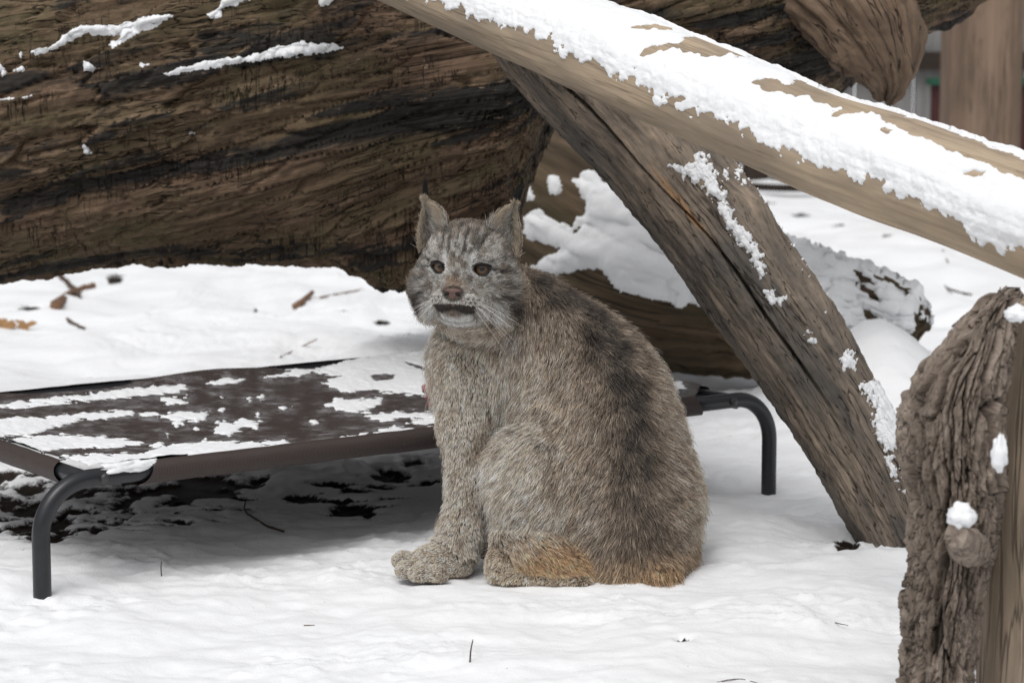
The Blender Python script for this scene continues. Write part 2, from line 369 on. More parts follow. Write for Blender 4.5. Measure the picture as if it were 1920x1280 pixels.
def snow_on(name, P, wrap, polys, holes, thick, label, nscale=40, namp=9, edge=12, up=2, top=None, hole_amp=6, flip=False, nstretch=(1, 1, 1), lift=0.35, sub=1):
    """a layer of snow lying on a surface grid: traced outlines made ragged by noise, real thickness, edges tucked under"""
    for _ in range(sub):
        if wrap: P = np.concatenate([P, P[:, :1]], 1)
        Pm = np.empty((P.shape[0] * 2 - 1, P.shape[1], 3)); Pm[::2] = P; Pm[1::2] = (P[1:] + P[:-1]) / 2
        Pn_ = np.empty((Pm.shape[0], Pm.shape[1] * 2 - 1, 3)); Pn_[:, ::2] = Pm; Pn_[:, 1::2] = (Pm[:, 1:] + Pm[:, :-1]) / 2
        P = Pn_[:, :-1] if wrap else Pn_
    Nn = grid_normals(P, wrap)
    if wrap: Nn = -Nn
    view = np.array([0, 0, H_CAM]) - P; facing = (Nn * view).sum(-1) > 0.0
    Q = to_px(P); nz = fbm(P * nscale * np.asarray(nstretch), 4)
    m = np.full(P.shape[:2], -99.0)
    for poly in polys:
        bb = np.asarray(poly); near = (Q[..., 0] > bb[:, 0].min() - 40) & (Q[..., 0] < bb[:, 0].max() + 40) & (Q[..., 1] > bb[:, 1].min() - 40) & (Q[..., 1] < bb[:, 1].max() + 40) & facing
        m[near] = np.maximum(m[near], poly_sd(Q[near], poly))
    m = m + namp * nz
    for poly in holes:
        bb = np.asarray(poly); near = (Q[..., 0] > bb[:, 0].min() - 40) & (Q[..., 0] < bb[:, 0].max() + 40) & (Q[..., 1] > bb[:, 1].min() - 40) & (Q[..., 1] < bb[:, 1].max() + 40)
        m[near] = np.minimum(m[near], -poly_sd(Q[near], poly) + hole_amp * nz[near])
    if top is not None:                              # the side turned away from the photograph: snow where it can lie
        mt = (Nn[..., 2] - top) * 60 + namp * nz
        m = np.where(facing, m, np.maximum(m, mt))
    h = thick * (0.35 * sstep(0, 3, m) + 0.65 * sstep(0, edge, m)) * (1 + 0.35 * fbm(P * 14 + 30, 3)) + thick * 0.18 * nz * (m > 2)
    h = np.where(m > 0, np.maximum(h, 0.0006), -0.004)
    D = unit(Nn * (1 - lift) + np.array([0, 0, lift]))
    Ps = P + np.where((h > 0)[..., None], D, Nn) * h[..., None]
    nu, nv = P.shape[:2]; Fq = grid_faces(nu, nv, wrap); Fq = Fq[:, ::-1] if wrap else Fq; keep = (m.ravel()[Fq] > 0).any(1); Fq = Fq[keep]
    if not len(Fq): return None
    used, inv = np.unique(Fq.ravel(), return_inverse=True)
    o = mesh_np(name, Ps.reshape(-1, 3)[used], inv.reshape(-1, 4), SNOW)
    return tag(o, label, 'snow', kind='stuff')

# --- the huge fallen trunk across the back
W_TRUNK = wood_mat('trunk_wood', [(0.31, (0.018, 0.012, 0.008)), (0.42, (0.082, 0.052, 0.034)), (0.54, (0.17, 0.11, 0.072)), (0.70, (0.36, 0.25, 0.172))],
                   along=3.0, across=120, warp=0.006, blotch=(0.11, 0.094, 0.048), blotch_amt=0.55, crack=0.95, char=(0.021, 0.020, 0.019), check=0.0, bump=1.0, bdist=0.012, moss=(0.12, 0.108, 0.048), flake=True)
TS = np.array([(-560, 20, 640, 5.20), (-250, -60, 575, 5.22), (0, -130, 528, 5.25), (130, -160, 508, 5.28), (250, -190, 491, 5.3), (500, -240, 487, 5.34), (620, -255, 502, 5.36), (700, -262, 525, 5.38), (775, -270, 552, 5.4), (850, -275, 548, 5.4),
               (915, -280, 515, 5.4), (955, -282, 455, 5.4), (985, -283, 385, 5.42), (1010, -284, 305, 5.44), (1042, -285, 226, 5.46), (1085, -285, 190, 5.5), (1250, -280, 180, 5.55), (1400, -270, 196, 5.6),
               (1520, -260, 200, 5.64), (1610, -250, 150, 5.66), (1670, -240, 90, 5.68), (1740, -230, 52, 5.7), (1860, -220, -8, 5.75), (2050, -215, -70, 5.8), (2300, -210, -110, 5.9)], float)
TS[:, 3] -= 0.25
nu, nv = 900, 380
pxs = np.linspace(TS[0, 0], TS[-1, 0], nu); top, bot, dd = [np.interp(pxs, TS[:, 0], TS[:, k]) for k in (1, 2, 3)]
ker = np.hanning(15); ker /= ker.sum()
sm = lambda v: np.convolve(np.pad(v, 7, 'edge'), ker, 'valid')
top, bot, dd = sm(top), sm(bot), sm(dd)
zt, zb = at(pxs, top, dd)[:, 2], at(pxs, bot, dd)[:, 2]; Xc = at(pxs, 300 + 0 * pxs, dd)[:, 0]
zc, rz = (zt + zb) / 2, (zt - zb) / 2
a = np.concatenate([np.linspace(-0.15, math.pi + 0.25, 320), np.linspace(math.pi + 0.25, 2 * math.pi - 0.15, 62)[1:-1]]); nv = len(a)      # 0 = top, pi/2 = towards the camera
rd = 0.30 * np.clip(rz / rz[nu // 4], 0.35, 1.0)
u = np.concatenate([[0], np.cumsum(np.hypot(np.diff(Xc), np.diff(dd)))])
R0 = 0.38
nrm = np.stack(np.broadcast_arrays(0 * u[:, None], -np.sin(a)[None], np.cos(a)[None]), -1)
TP = np.stack(np.broadcast_arrays(Xc[:, None], dd[:, None] - rd[:, None] * np.sin(a)[None] * np.abs(np.sin(a))[None] ** -0.0, zc[:, None] + rz[:, None] * np.cos(a)[None]), -1)
Q0 = to_px(TP); wy_ = sstep(120, 420, Q0[..., 1]); xr_ = TP[..., 0] - at(560, 300, 5.0)[0]
pz_ = TP[..., 2] - 0.17 * TP[..., 0] - 0.34 * wy_ * 0.5 * (xr_ + np.sqrt(xr_ ** 2 + 0.02)) * (TP[..., 0] < 0.9)
cs = np.stack([TP[..., 0] * 1.02, pz_, TP[..., 1] * 0.8], -1)
led = fbm(cs * np.array([0.6, 11, 11]), 3)
cu, cw = cs[..., 0] + 0.035 * fbm(cs * np.array([7, 22, 22]) + 3, 3), pz_ - 0.7 * TP[..., 1] + 0.006 * fbm(cs * np.array([4, 16, 16]) + 8, 3)
pe_, pv_ = cells(cw / 0.034, cu / 0.21, 5); qe_, qv_ = cells(cw / 0.011, cu / 0.055, 6)
rough_ = sstep(-0.25, 0.35, fbm(cs * np.array([1.6, 7, 7]) + 70, 3))
dr = 0.016 * led + 0.026 * (pv_ - .5) * rough_ - 0.010 * sstep(0.10, 0.0, pe_) + 0.009 * (qv_ - .5) * rough_ + 0.006 * fbm(cs * np.array([2.2, 55, 55]) + 5, 3) + 0.004 * fbm(cs * np.array([40, 70, 70]) + 9, 2)
flare = np.exp(-((pxs - 900) / 190) ** 2)[:, None] * sstep(1.9, 2.6, a)[None] * (a < 4)
dr = dr + flare * (0.035 * ridge(cs * np.array([2.0, 9, 9]) + 2, 3) - 0.02)
hole = ridge(cs * np.array([0.9, 20, 20]) + 31, 2); dr = dr - 0.03 * sstep(0.90, 0.97, hole) * sstep(0, .3, fbm(cs * 4, 2))
TP = TP + nrm * dr[..., None]
Qt = to_px(TP)
ln = Qt[..., 1] + 0.30 * (Qt[..., 0] - 500)                 # the streaks rise to the right
tint = np.maximum.reduce([0.75 * np.exp(-((Qt[..., 1] - np.interp(Qt[..., 0], [-500, 0, 250, 500, 800, 1050, 2300], [420, 385, 330, 285, 225, 160, 60])) / (20 + 22 * sstep(400, 1000, Qt[..., 0]))) ** 2),
                          0.62 * np.exp(-((Qt[..., 1] - np.interp(Qt[..., 0], [-500, 0, 500, 900, 1050], [430, 395, 270, 170, 110])) / 14) ** 2),
                          0.55 * np.exp(-((Qt[..., 1] - np.interp(Qt[..., 0], [-500, 0, 300, 600], [560, 520, 470, 470])) / 16) ** 2),
                          0.5 * np.exp(-((Qt[..., 1] - np.interp(Qt[..., 0], [-500, 0, 500, 800, 1050], [200, 165, 110, 70, 30])) / 20) ** 2)]) * (np.sin(a)[None] > 0)
tint = tint + 0.55 * sstep(0.62, 0.70, pv_ + 0.25 * fbm(cs * np.array([1.2, 5, 5]) + 90, 2)) * sstep(0, .2, pe_) + 0.35 * (qv_ > 0.8) * rough_ + 0.25 * sstep(0.06, 0.0, pe_)
trunk = empty('fallen_trunk', (0, 5.4, 0))
tag(trunk, 'huge weathered dark brown fallen tree trunk lying high behind the lynx', 'tree trunk')
adopt(log_obj('trunk_wood', TP, cs, W_TRUNK, tint=tint), trunk)
snow_on('trunk_snow', TP, True, [[(55, 100), (100, 85), (120, 65), (150, 50), (190, 48), (230, 46), (290, 28), (325, 30), (310, 40), (290, 55), (262, 62), (245, 75), (210, 92), (205, 85), (225, 70), (190, 70), (160, 65), (120, 87), (70, 105)],
    [(305, 138), (330, 130), (400, 113), (480, 103), (520, 86), (580, 81), (645, 86), (652, 78), (644, 96), (560, 107), (450, 121), (360, 135), (315, 145)], [(155, 113), (168, 122), (192, 128), (175, 136), (158, 134)],
    [(388, 28), (410, 13), (420, -5), (475, -5), (450, 11), (417, 20), (417, 33), (395, 37)], [(595, -5), (628, -5), (617, 13), (600, 12)], [(-5, 115), (16, 138), (4, 144)], [(20, 132), (50, 126), (46, 135)], [(35, 100), (43, 97), (42, 110), (36, 110)],
    [(262, 122), (290, 115), (286, 123), (265, 127)], [(156, 272), (180, 285), (170, 292), (157, 287)], [(354, 250), (371, 245), (366, 255)], [(-5, 186), (60, 180), (58, 184), (-5, 191)]],
    [], 0.009, 'thin ridges of snow caught on ledges of the huge fallen trunk', nscale=60, namp=4, edge=9, lift=0.5)
W_KNOT = wood_mat('knot_wood', [(0.3, (0.05, 0.035, 0.025)), (0.5, (0.16, 0.11, 0.075)), (0.72, (0.29, 0.21, 0.145))], along=12, across=60, crack=0.8, bump=0.9, bdist=0.012, blotch=(0.16, 0.11, 0.075), blotch_amt=0.5)
KP, kcs, ka, ku = log_grid([(1560, -60, 110, 5.25), (1610, 30, 98, 5.13), (1648, 90, 74, 5.09), (1664, 130, 56, 5.09), (1664, 165, 34, 5.11), (1658, 190, 10, 5.13)], 160, 120,
                           lambda cs, u, a: 0.030 * fbm(cs * np.array([6, 11, 11]), 3) + 0.009 * fbm(cs * np.array([9, 38, 38]), 4, 0.6) + 0.003 * fbm(cs * 70, 3) - 0.012 * sstep(0.86, 0.97, ridge(cs * np.array([3, 16, 16]) + 5, 2)))
adopt(log_obj('knot', KP, kcs, W_KNOT), trunk)

# --- lower log behind the cot
W_LOW = wood_mat('low_log_wood', [(0.32, (0.018, 0.013, 0.009)), (0.5, (0.080, 0.055, 0.034)), (0.72, (0.19, 0.135, 0.085))], along=2.5, across=38, blotch=(0.05, 0.045, 0.02), blotch_amt=0.5, crack=0.8, bump=0.8, bdist=0.012)
LP, lcs, la, lu = log_grid([(700, 300, 190, 6.55), (860, 345, 190, 6.45), (1000, 392, 186, 6.3), (1200, 500, 178, 6.05), (1330, 545, 158, 5.95), (1450, 572, 128, 5.85), (1570, 580, 92, 5.75), (1655, 592, 70, 5.7), (1700, 598, 56, 5.68), (1726, 602, 34, 5.67), (1738, 604, 12, 5.66)], 420, 220,
                           lambda cs, u, a: 0.022 * fbm(cs * np.array([2.2, 7, 7]), 3) + 0.012 * fbm(cs * np.array([5, 30, 30]), 3) + 0.012 * fbm(cs * 24, 2) * sstep(1.05, 1.25, u)[:, None])
low = log_obj('snowy_log', LP, lcs, W_LOW); tag(low, 'brown log half buried in snow behind the right end of the cot', 'log')
snow_on('low_log_snow', LP, True,
        [[(1072, 338), (1128, 326), (1185, 360), (1260, 400), (1465, 425), (1590, 495), (1690, 535), (1742, 575), (1728, 620), (1690, 610), (1640, 625), (1700, 700), (1500, 800), (1420, 610), (1330, 588), (1250, 572), (1185, 548), (1130, 522), (1060, 512), (995, 502), (1060, 470), (1098, 450), (1086, 400)],
         [(972, 402), (1010, 390), (1062, 440), (1045, 455), (980, 458)], [(972, 352), (990, 344), (1012, 365), (1000, 380), (968, 372)], [(1030, 338), (1048, 340), (1052, 360), (1038, 358)]],
        [[(1600, 505), (1620, 515), (1640, 535), (1615, 528)], [(1600, 530), (1640, 545), (1655, 575), (1630, 560)], [(1605, 565), (1630, 585), (1655, 608), (1640, 610)], [(1512, 460), (1545, 480), (1540, 488), (1515, 475)],
         [(1665, 520), (1690, 528), (1708, 552), (1695, 560), (1680, 540)], [(1712, 572), (1732, 575), (1735, 600), (1715, 610)], [(1665, 605), (1700, 625), (1720, 640), (1690, 655)]],
        0.024, 'snow lying on the half buried log behind the cot', nscale=12, namp=22, edge=45, top=0.35, sub=0)

# --- diagonal prop
W_PROP = wood_mat('prop_wood', [(0.32, (0.024, 0.020, 0.018)), (0.43, (0.135, 0.110, 0.088)), (0.55, (0.27, 0.215, 0.165)), (0.72, (0.48, 0.37, 0.27))],
                  along=16, across=120, blotch=(0.085, 0.078, 0.072), blotch_amt=0.8, crack=0.9, bump=0.7, bdist=0.005, char=(0.42, 0.25, 0.13))
def prop_disp(cs, u, a):
    d = 0.006 * fbm(cs * np.array([3, 14, 14]), 3) + 0.0035 * fbm(cs * np.array([7, 80, 80]), 3) + 0.002 * fbm(cs * 60, 3)
    ac = 1.40 + 0.16 * np.sin(u * 4.2 + 0.8) + 0.05 * np.sin(u * 17)            # the long drying crack
    da = np.angle(np.exp(1j * (a[None] - ac[:, None])))
    w = 0.024 + 0.008 * np.sin(u * 9)[:, None]
    d = d - 0.030 * np.exp(-(da / w) ** 4) * sstep(0.06, .2, u)[:, None] * sstep(1.05, 0.8, u)[:, None]
    kn = 0.02 * np.exp(-((u[:, None] - 0.62) / 0.05) ** 2 - (np.angle(np.exp(1j * (a[None] - 0.2))) / .35) ** 2)
    return d + kn
PS = [(960, -30, 96, 4.50), (1022, 60, 100, 4.46), (1093, 143, 102, 4.42), (1217, 271, 103, 4.37), (1317, 397, 101, 4.33), (1382, 488, 100, 4.30), (1449, 583, 101, 4.27), (1511, 674, 98, 4.24), (1602, 830, 88, 4.20), (1692, 1000, 80, 4.16), (1742, 1100, 76, 4.14)]
PP, pcs, pa, pu = log_grid(PS, 520, 400, prop_disp)
da = np.angle(np.exp(1j * (pa[None] - (1.40 + 0.16 * np.sin(pu * 4.2 + .8))[:, None] + 0.06)))
ptint = 0.52 * np.exp(-(da / 0.10) ** 2) * (0.4 + 0.8 * np.exp(-((pu - 0.55) / 0.10) ** 2))[:, None]
prop = log_obj('prop_log', PP, pcs, W_PROP, tint=ptint); tag(prop, 'bare grey brown log leaning diagonally with a long crack, foot in the snow', 'log')
snow_on('prop_snow', PP, True,
        [[(1258, 312), (1285, 305), (1300, 300), (1308, 284), (1325, 300), (1342, 322), (1347, 345), (1366, 372), (1372, 398), (1398, 432), (1412, 455), (1430, 480), (1434, 515), (1425, 522), (1412, 490), (1398, 470), (1385, 462), (1375, 440), (1362, 425), (1345, 380), (1325, 362), (1318, 340), (1290, 340), (1275, 325)],
         [(1432, 545), (1445, 545), (1470, 558), (1462, 572), (1440, 565)], [(1358, 324), (1364, 322), (1362, 336), (1357, 336)], [(1376, 316), (1384, 322), (1398, 346), (1390, 342)],
         [(1512, 622), (1520, 620), (1534, 648), (1528, 650)], [(1580, 665), (1590, 662), (1604, 680), (1598, 692), (1580, 690), (1576, 682)],
         [(1608, 722), (1640, 715), (1655, 705), (1690, 750), (1735, 800), (1750, 860), (1735, 920), (1716, 880), (1700, 862), (1690, 842), (1672, 845), (1662, 850), (1655, 832), (1640, 815), (1635, 790), (1640, 765), (1625, 745)],
         [(1664, 858), (1672, 855), (1685, 890), (1680, 900), (1668, 880)], [(1684, 905), (1692, 903), (1694, 918), (1686, 920)]],
        [], 0.007, 'thin crusts of snow clinging to the leaning cracked log', nscale=95, namp=11, edge=12, top=0.75)

# --- snowy pole across the top right
W_POLE = wood_mat('pole_wood', [(0.28, (0.24, 0.185, 0.13)), (0.48, (0.43, 0.335, 0.235)), (0.70, (0.56, 0.44, 0.32))], along=4, across=80, warp=0.006, blotch=(0.22, 0.18, 0.14), blotch_amt=0.7, crack=0.35, bump=0.5, bdist=0.004)
OS = [(560, -140, 64, 4.72), (740, -58, 66, 4.5), (880, 5, 70, 4.32), (1020, 58, 78, 4.17), (1170, 112, 88, 4.0), (1350, 190, 92, 3.82), (1550, 275, 96, 3.62), (1750, 345, 101, 3.42), (1930, 410, 107, 3.26), (2150, 490, 115, 3.1), (2450, 590, 124, 2.9)]
OP, ocs, oa, ou = log_grid(OS, 520, 200, lambda cs, u, a: 0.005 * fbm(cs * np.array([2, 8, 8]), 3) + 0.001 * fbm(cs * np.array([6, 80, 80]), 2))
pole = log_obj('snow_covered_pole', OP, ocs, W_POLE); tag(pole, 'smooth tan debarked pole under a coat of snow, sloping over the leaning log', 'log')
z4 = lambda L: [(860 + x * .552, y * .552) for x, y in L]
lowline = z4([(-700, -210), (-300, -60), (0, 30), (80, 70), (130, 85), (250, 115), (330, 170), (420, 205), (500, 238), (560, 275), (650, 315), (720, 355), (800, 392), (880, 395), (960, 430), (1030, 480), (1100, 495), (1200, 555), (1300, 592), (1380, 605), (1450, 640), (1540, 690), (1640, 725), (1740, 790), (1830, 850), (1960, 870), (2300, 990), (2900, 1250)])
snow_on('pole_snow', OP, True, [lowline + [(2500, 300), (1900, 150), (1300, -60), (560, -300)]],
        [z4([(612, 192), (640, 165), (700, 155), (740, 148), (800, 122), (860, 132), (1000, 168), (1110, 212), (1060, 205), (960, 188), (850, 192), (800, 182), (750, 168), (700, 172), (650, 190)]),
         z4([(575, 98), (610, 85), (660, 85), (720, 98), (690, 104), (620, 100)]),
         z4([(1000, 282), (1040, 262), (1110, 290), (1180, 268), (1150, 240), (1200, 235), (1290, 290), (1420, 352), (1500, 388), (1640, 425), (1760, 480), (1900, 535), (2000, 560), (2000, 640), (1880, 590), (1800, 560), (1700, 530), (1600, 480), (1480, 430), (1400, 385), (1330, 385), (1255, 402), (1270, 380), (1300, 368), (1220, 342), (1100, 318), (1030, 305)]),
         z4([(1700, 595), (1750, 578), (1790, 585), (1760, 602)]), z4([(1440, 440), (1480, 430), (1490, 450), (1450, 455)]),
         z4([(330, 190), (350, 188), (352, 200), (335, 202)]), z4([(720, 335), (780, 330), (770, 345), (725, 350)]), z4([(590, 228), (612, 228), (608, 240), (592, 240)])],
        0.0065, 'thick snow lying along the top of the sloping tan pole', nscale=42, namp=19, edge=55, top=0.25, nstretch=(1, 1, 1))

# ------------------------------------------------------------------ bark stump in the right foreground
W_BARK = wood_mat('bark', [(0.30, (0.045, 0.035, 0.028)), (0.42, (0.19, 0.152, 0.123)), (0.58, (0.33, 0.27, 0.224)), (0.76, (0.48, 0.41, 0.35))], along=70, across=90, crack=0.5, bump=1.0, bdist=0.008, blotch=(0.10, 0.078, 0.06), blotch_amt=0.6, rough=0.9, char=(0.035, 0.027, 0.021))
W_HEART = wood_mat('stump_heartwood', [(0.3, (0.25, 0.19, 0.145)), (0.5, (0.46, 0.36, 0.275)), (0.7, (0.58, 0.46, 0.36))], along=2, across=50, crack=0.6, bump=0.5, blotch=(0.085, 0.075, 0.04), blotch_amt=0.5)
YS = 3.0
stump = empty('bark_stump', tuple(at(1920, 1400, YS) * np.array([1, 1, 0])))
tag(stump, 'rough barked grey brown stump standing in the right foreground with split bare wood', 'stump')
zz = np.linspace(-0.05, 1, 420)                              # 0..1 = bottom .. top of the bark
lx = lambda y: np.interp(y, [540, 562, 590, 620, 655, 700, 760, 850, 950, 1060, 1150, 1290, 1500], [1925, 1858, 1830, 1808, 1785, 1742, 1714, 1706, 1727, 1722, 1708, 1700, 1690])
rx = lambda y: np.interp(y, [540, 600, 700, 900, 1050, 1150, 1290, 1500], [1930, 1912, 1890, 1884, 1872, 1850, 1830, 1810])
pyv = np.interp(zz, [-0.05, 1], [1480, 556]); A = np.linspace(0, math.pi * 1.0, 260)   # bark wraps the near half: 0 = left, pi = right
xl, xr = at(lx(pyv), pyv, YS)[:, 0], at(rx(pyv), pyv, YS)[:, 0]; zs = at(0 * pyv, pyv, YS)[:, 2]
xc, rr = (xl + xr) / 2, (xr - xl) / 2
def bark_disp(g):
    th = np.arctan2(g[..., 2], g[..., 1]) * 0.16
    w1 = 0.016 * fbm(g * np.array([9, 16, 16]), 3); w2 = 0.012 * fbm(g * np.array([18, 30, 30]) + 50, 3)
    e1_, v1_ = cells((th + w1) / 0.036, (g[..., 0] + w2 * 3) / 0.105, 1); e2_, v2_ = cells((th + w2) / 0.014, (g[..., 0] + w1 * 1.5) / 0.034, 3)
    return 0.020 * (sstep(0.0, 0.16, e1_) - 0.85) + 0.022 * (v1_ - .5) + 0.0075 * (v2_ - .5) - 0.004 * sstep(.1, 0, e2_) + 0.006 * fbm(g * np.array([22, 45, 45]), 5, 0.65)
prof = np.concatenate([A, A[::-1]]); inner = np.concatenate([np.zeros(260), np.ones(260)])
g0 = np.stack(np.broadcast_arrays(zs[:, None], 0.16 * np.cos(prof)[None], 0.16 * np.sin(prof)[None]), -1).copy()
dr = bark_disp(g0) * (1 - inner)[None]
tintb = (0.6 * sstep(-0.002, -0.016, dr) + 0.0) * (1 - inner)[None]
split = np.exp(-(((prof[None] - (2.25 + 0.35 * np.sin(zs * 9)[:, None])) / 0.09) ** 2)) * (1 - inner)[None]
dr = dr - 0.03 * split * sstep(0.15, .3, zs)[:, None]
rad = rr[:, None] + dr * 0.9; dep = 0.13 + dr - 0.05 * inner[None]
rad = rad - inner[None] * 0.02
SPt = np.stack([xc[:, None] - rad * np.cos(prof)[None], YS + 0.08 - dep * np.sin(prof)[None] * (1 - 0.5 * sstep(0.8, 1.0, zz))[:, None], np.broadcast_to(zs[:, None] + 0.02 * fbm(g0 * 12, 2) * sstep(.9, 1, zz)[:, None], rad.shape)], -1)
bark = mesh_np('bark', SPt, grid_faces(SPt.shape[0], SPt.shape[1], True), W_BARK, attrs={'grain': ('FLOAT_VECTOR', g0), 'tint': ('FLOAT', tintb)}); adopt(bark, stump)
HPt, hcs, ha, hu = log_grid([(1975, 1500, 150, 3.12), (1978, 1200, 148, 3.12), (1980, 900, 140, 3.12), (1985, 640, 120, 3.12), (1990, 568, 108, 3.12)], 160, 120, lambda cs, u, a: 0.004 * fbm(cs * np.array([2, 20, 20]), 3))
adopt(log_obj('heartwood', HPt, hcs, W_HEART), stump)
BPt, bcs, ba, bu = log_grid([(1822, 1035, 40, 2.99), (1808, 1018, 32, 2.91), (1792, 1004, 23, 2.85)], 60, 40, lambda cs, u, a: 0.003 * fbm(cs * np.array([20, 50, 50]), 3))
adopt(log_obj('branch_stub', BPt, bcs, W_BARK), stump)
def snow_lump(c, r, label, seed, jit=0.35):
    V, Fq = ellipsoid_np(c, r, 16, 22, jit=jit, seed=seed); o = mesh_np('snow_clump', V, Fq, SNOW); tag(o, label, 'snow'); return o
snow_lump(at(1802, 966, 2.86), (0.017, 0.016, 0.014), 'small lump of snow on the branch stub of the barked stump', 1)
snow_lump(at(1908, 588, 2.93), (0.015, 0.02, 0.010), 'snow dab on the top rim of the barked stump', 2)
snow_lump(at(1874, 850, 2.90), (0.010, 0.010, 0.022), 'thin snow streak in the split between bark and bare wood', 8, 0.3)

# ------------------------------------------------------------------ raised cot
BLACK = flat_mat('black_powder_coat', (0.013, 0.014, 0.017), rough=0.34, spec=0.5, var=0.25, scale=60)
STEEL = flat_mat('dark_bolt', (0.03, 0.03, 0.032), rough=0.4, spec=0.6)
m, nt, b = mat_new('brown_mesh_fabric'); b.inputs['Roughness'].default_value = 0.5; b.inputs['Specular IOR Level'].default_value = 0.25
g = attr(nt, 'grain').outputs['Vector']
wv = N(nt, 'ShaderNodeTexWave', Scale=1.0, wave_type='BANDS', bands_direction='X'); nt.links.new(vec_scale(nt, g, (120, 1, 1)), wv.inputs['Vector'])
wv2 = N(nt, 'ShaderNodeTexWave', Scale=1.0, wave_type='BANDS', bands_direction='Y'); nt.links.new(vec_scale(nt, g, (1, 110, 1)), wv2.inputs['Vector'])
w = math_n(nt, 'MULTIPLY', wv.outputs['Fac'], math_n(nt, 'ADD', math_n(nt, 'MULTIPLY', wv2.outputs['Fac'], 0.5), 0.5))
fc = ramp(nt, w, [(0.0, (0.028, 0.021, 0.019)), (0.8, (0.092, 0.068, 0.061))]).outputs[0]
tc = nt.nodes.new('ShaderNodeTexCoord')
fr = ramp(nt, noise_n(nt, tc.outputs['Object'], 26, 8, 0.8), [(0.46, (0, 0, 0)), (0.72, (0.5,) * 3)]).outputs[0]     # a dusting of frost in the weave
fr2 = math_n(nt, 'MULTIPLY', fr, attr(nt, 'tint').outputs['Fac'])
nt.links.new(mixc(nt, fr2, fc, (0.6, 0.6, 0.62)), b.inputs['Base Color'])
bp = N(nt, 'ShaderNodeBump', Strength=0.5, Distance=0.002); nt.links.new(w, bp.inputs['Height']); nt.links.new(bp.outputs[0], b.inputs['Normal'])
FABRIC = m
ZR = 0.188                                                   # rail axis height
gA, gB = on_ground(80, 1128), on_ground(1441, 922)
ax = unit(gB - gA); LEN = float(np.linalg.norm(gB - gA)); ay = np.array([-ax[1], ax[0], 0]); WID = 0.80
def bed(x, y, z): 
    x, y, z = np.broadcast_arrays(np.asarray(x, float), np.asarray(y, float), np.asarray(z, float))
    return gA + x[..., None] * ax + y[..., None] * ay + z[..., None] * np.array([0, 0, 1.0])
RT = 0.0145
cot = empty('raised_cot', tuple(bed(LEN / 2, WID / 2, 0)))
tag(cot, 'raised pet cot of brown mesh fabric on a bent black tube frame', 'pet cot')
def arc_leg(x0, y0, sgn):
    rb = 0.085; t = np.linspace(0, math.pi / 2, 14)
    bx = x0 + sgn * rb * (1 - np.cos(t)); bz = ZR - rb + rb * np.sin(t)
    bx = np.concatenate([[x0, x0, x0], bx, [x0 + sgn * 0.12, x0 + sgn * 0.16, x0 + sgn * 0.20]])
    bz = np.concatenate([[-0.04, 0.03, 0.07], bz, [ZR, ZR, ZR]])
    return bed(bx, y0, bz)
for y0 in (0, WID):
    for x0, sg in ((0, 1), (LEN, -1)):
        adopt(tube('leg', arc_leg(x0, y0, sg), RT, BLACK, nv=20), cot)
        xb = x0 + sg * 0.105
        out = -1 if y0 == 0 else 1
        bv, bf = tube_np(np.array([bed(xb, y0 + out * RT * .9, ZR), bed(xb, y0 + out * (RT + .0035), ZR)]), [0.0085, 0.0075], 14)
        bo = adopt(mesh_np('bolt', bv, bf, STEEL), cot)
        # end rail stub showing in the notch of the fabric
        adopt(tube('end_rail', bed(np.full(8, x0 + sg * 0.085), np.linspace(y0, WID / 2, 8), np.full(8, ZR - 0.004)), RT * .93, BLACK, nv=16), cot)
    adopt(tube('side_rail', bed(np.linspace(0.19, LEN - 0.19, 24), y0, ZR), RT * .98, BLACK, nv=16), cot)
# fabric top: a taut sheet that wraps over each rail and ends in a hem; corners notched
XE = 0.085
def sheet_z(x, y):
    tx = np.clip((x - XE) / (LEN - 2 * XE), 0, 1); ty = np.clip(y / WID, 0, 1)
    P3 = np.stack([x, y, 0 * x], -1)
    return ZR + RT + 0.002 - 0.030 * (np.sin(math.pi * tx) ** 0.7) * (np.sin(math.pi * ty) ** 0.7) + 0.003 * fbm(P3 * 4, 2)
nx, ny = 300, 190
xs, ys = np.meshgrid(np.linspace(XE, LEN - XE, nx), np.linspace(0, WID, ny), indexing='ij')
edge_wave = 0.006 * np.sin(xs * 11) * (ys > WID * 0.97)
FPt = bed(xs, ys, sheet_z(xs, ys) + edge_wave)
corner = lambda X, Y: (np.minimum(X - XE, LEN - XE - X) + np.minimum(Y, WID - Y) * 1.0)
keepv = corner(xs, ys) > 0.10
FqS = grid_faces(nx, ny, False); FqS = FqS[keepv.ravel()[FqS].all(1)]
fg = np.stack([xs, ys, 0 * xs], -1)
def sleeve(name, p_of, t0, t1, out):
    """fabric rolled round a rail: p_of(t, off_out, z)"""
    t = np.linspace(t0, t1, 160); an = np.linspace(0.0, math.pi * 1.62, 22)
    Rv = RT + 0.0035
    tt, aa = np.meshgrid(t, an, indexing='ij')
    drop = 0.016 * sstep(2.2, 5.0, aa)
    wob = 0.0012 * fbm(np.stack([tt * 14, aa, 0 * aa], -1), 2)
    off = (Rv + wob) * np.sin(aa); z = ZR + (Rv + wob) * np.cos(aa) - drop * 0.6
    hem = 0.02 * sstep(0.03, 0, np.minimum(tt - t0, t1 - tt)) * sstep(1.0, 3.5, aa)
    sgn = np.where(tt < (t0 + t1) / 2, 1, -1)
    P = p_of(tt - hem * sgn, off, z)
    gg = np.stack([tt, aa * Rv, 0 * aa], -1)
    adopt(mesh_np(name, P, grid_faces(*tt.shape, False), FABRIC, attrs={'grain': ('FLOAT_VECTOR', gg), 'tint': ('FLOAT', 0 * tt)}), cot)
sleeve('sleeve', lambda t, o, z: bed(t, -o, z), XE + 0.105, LEN - XE - 0.105, -1)
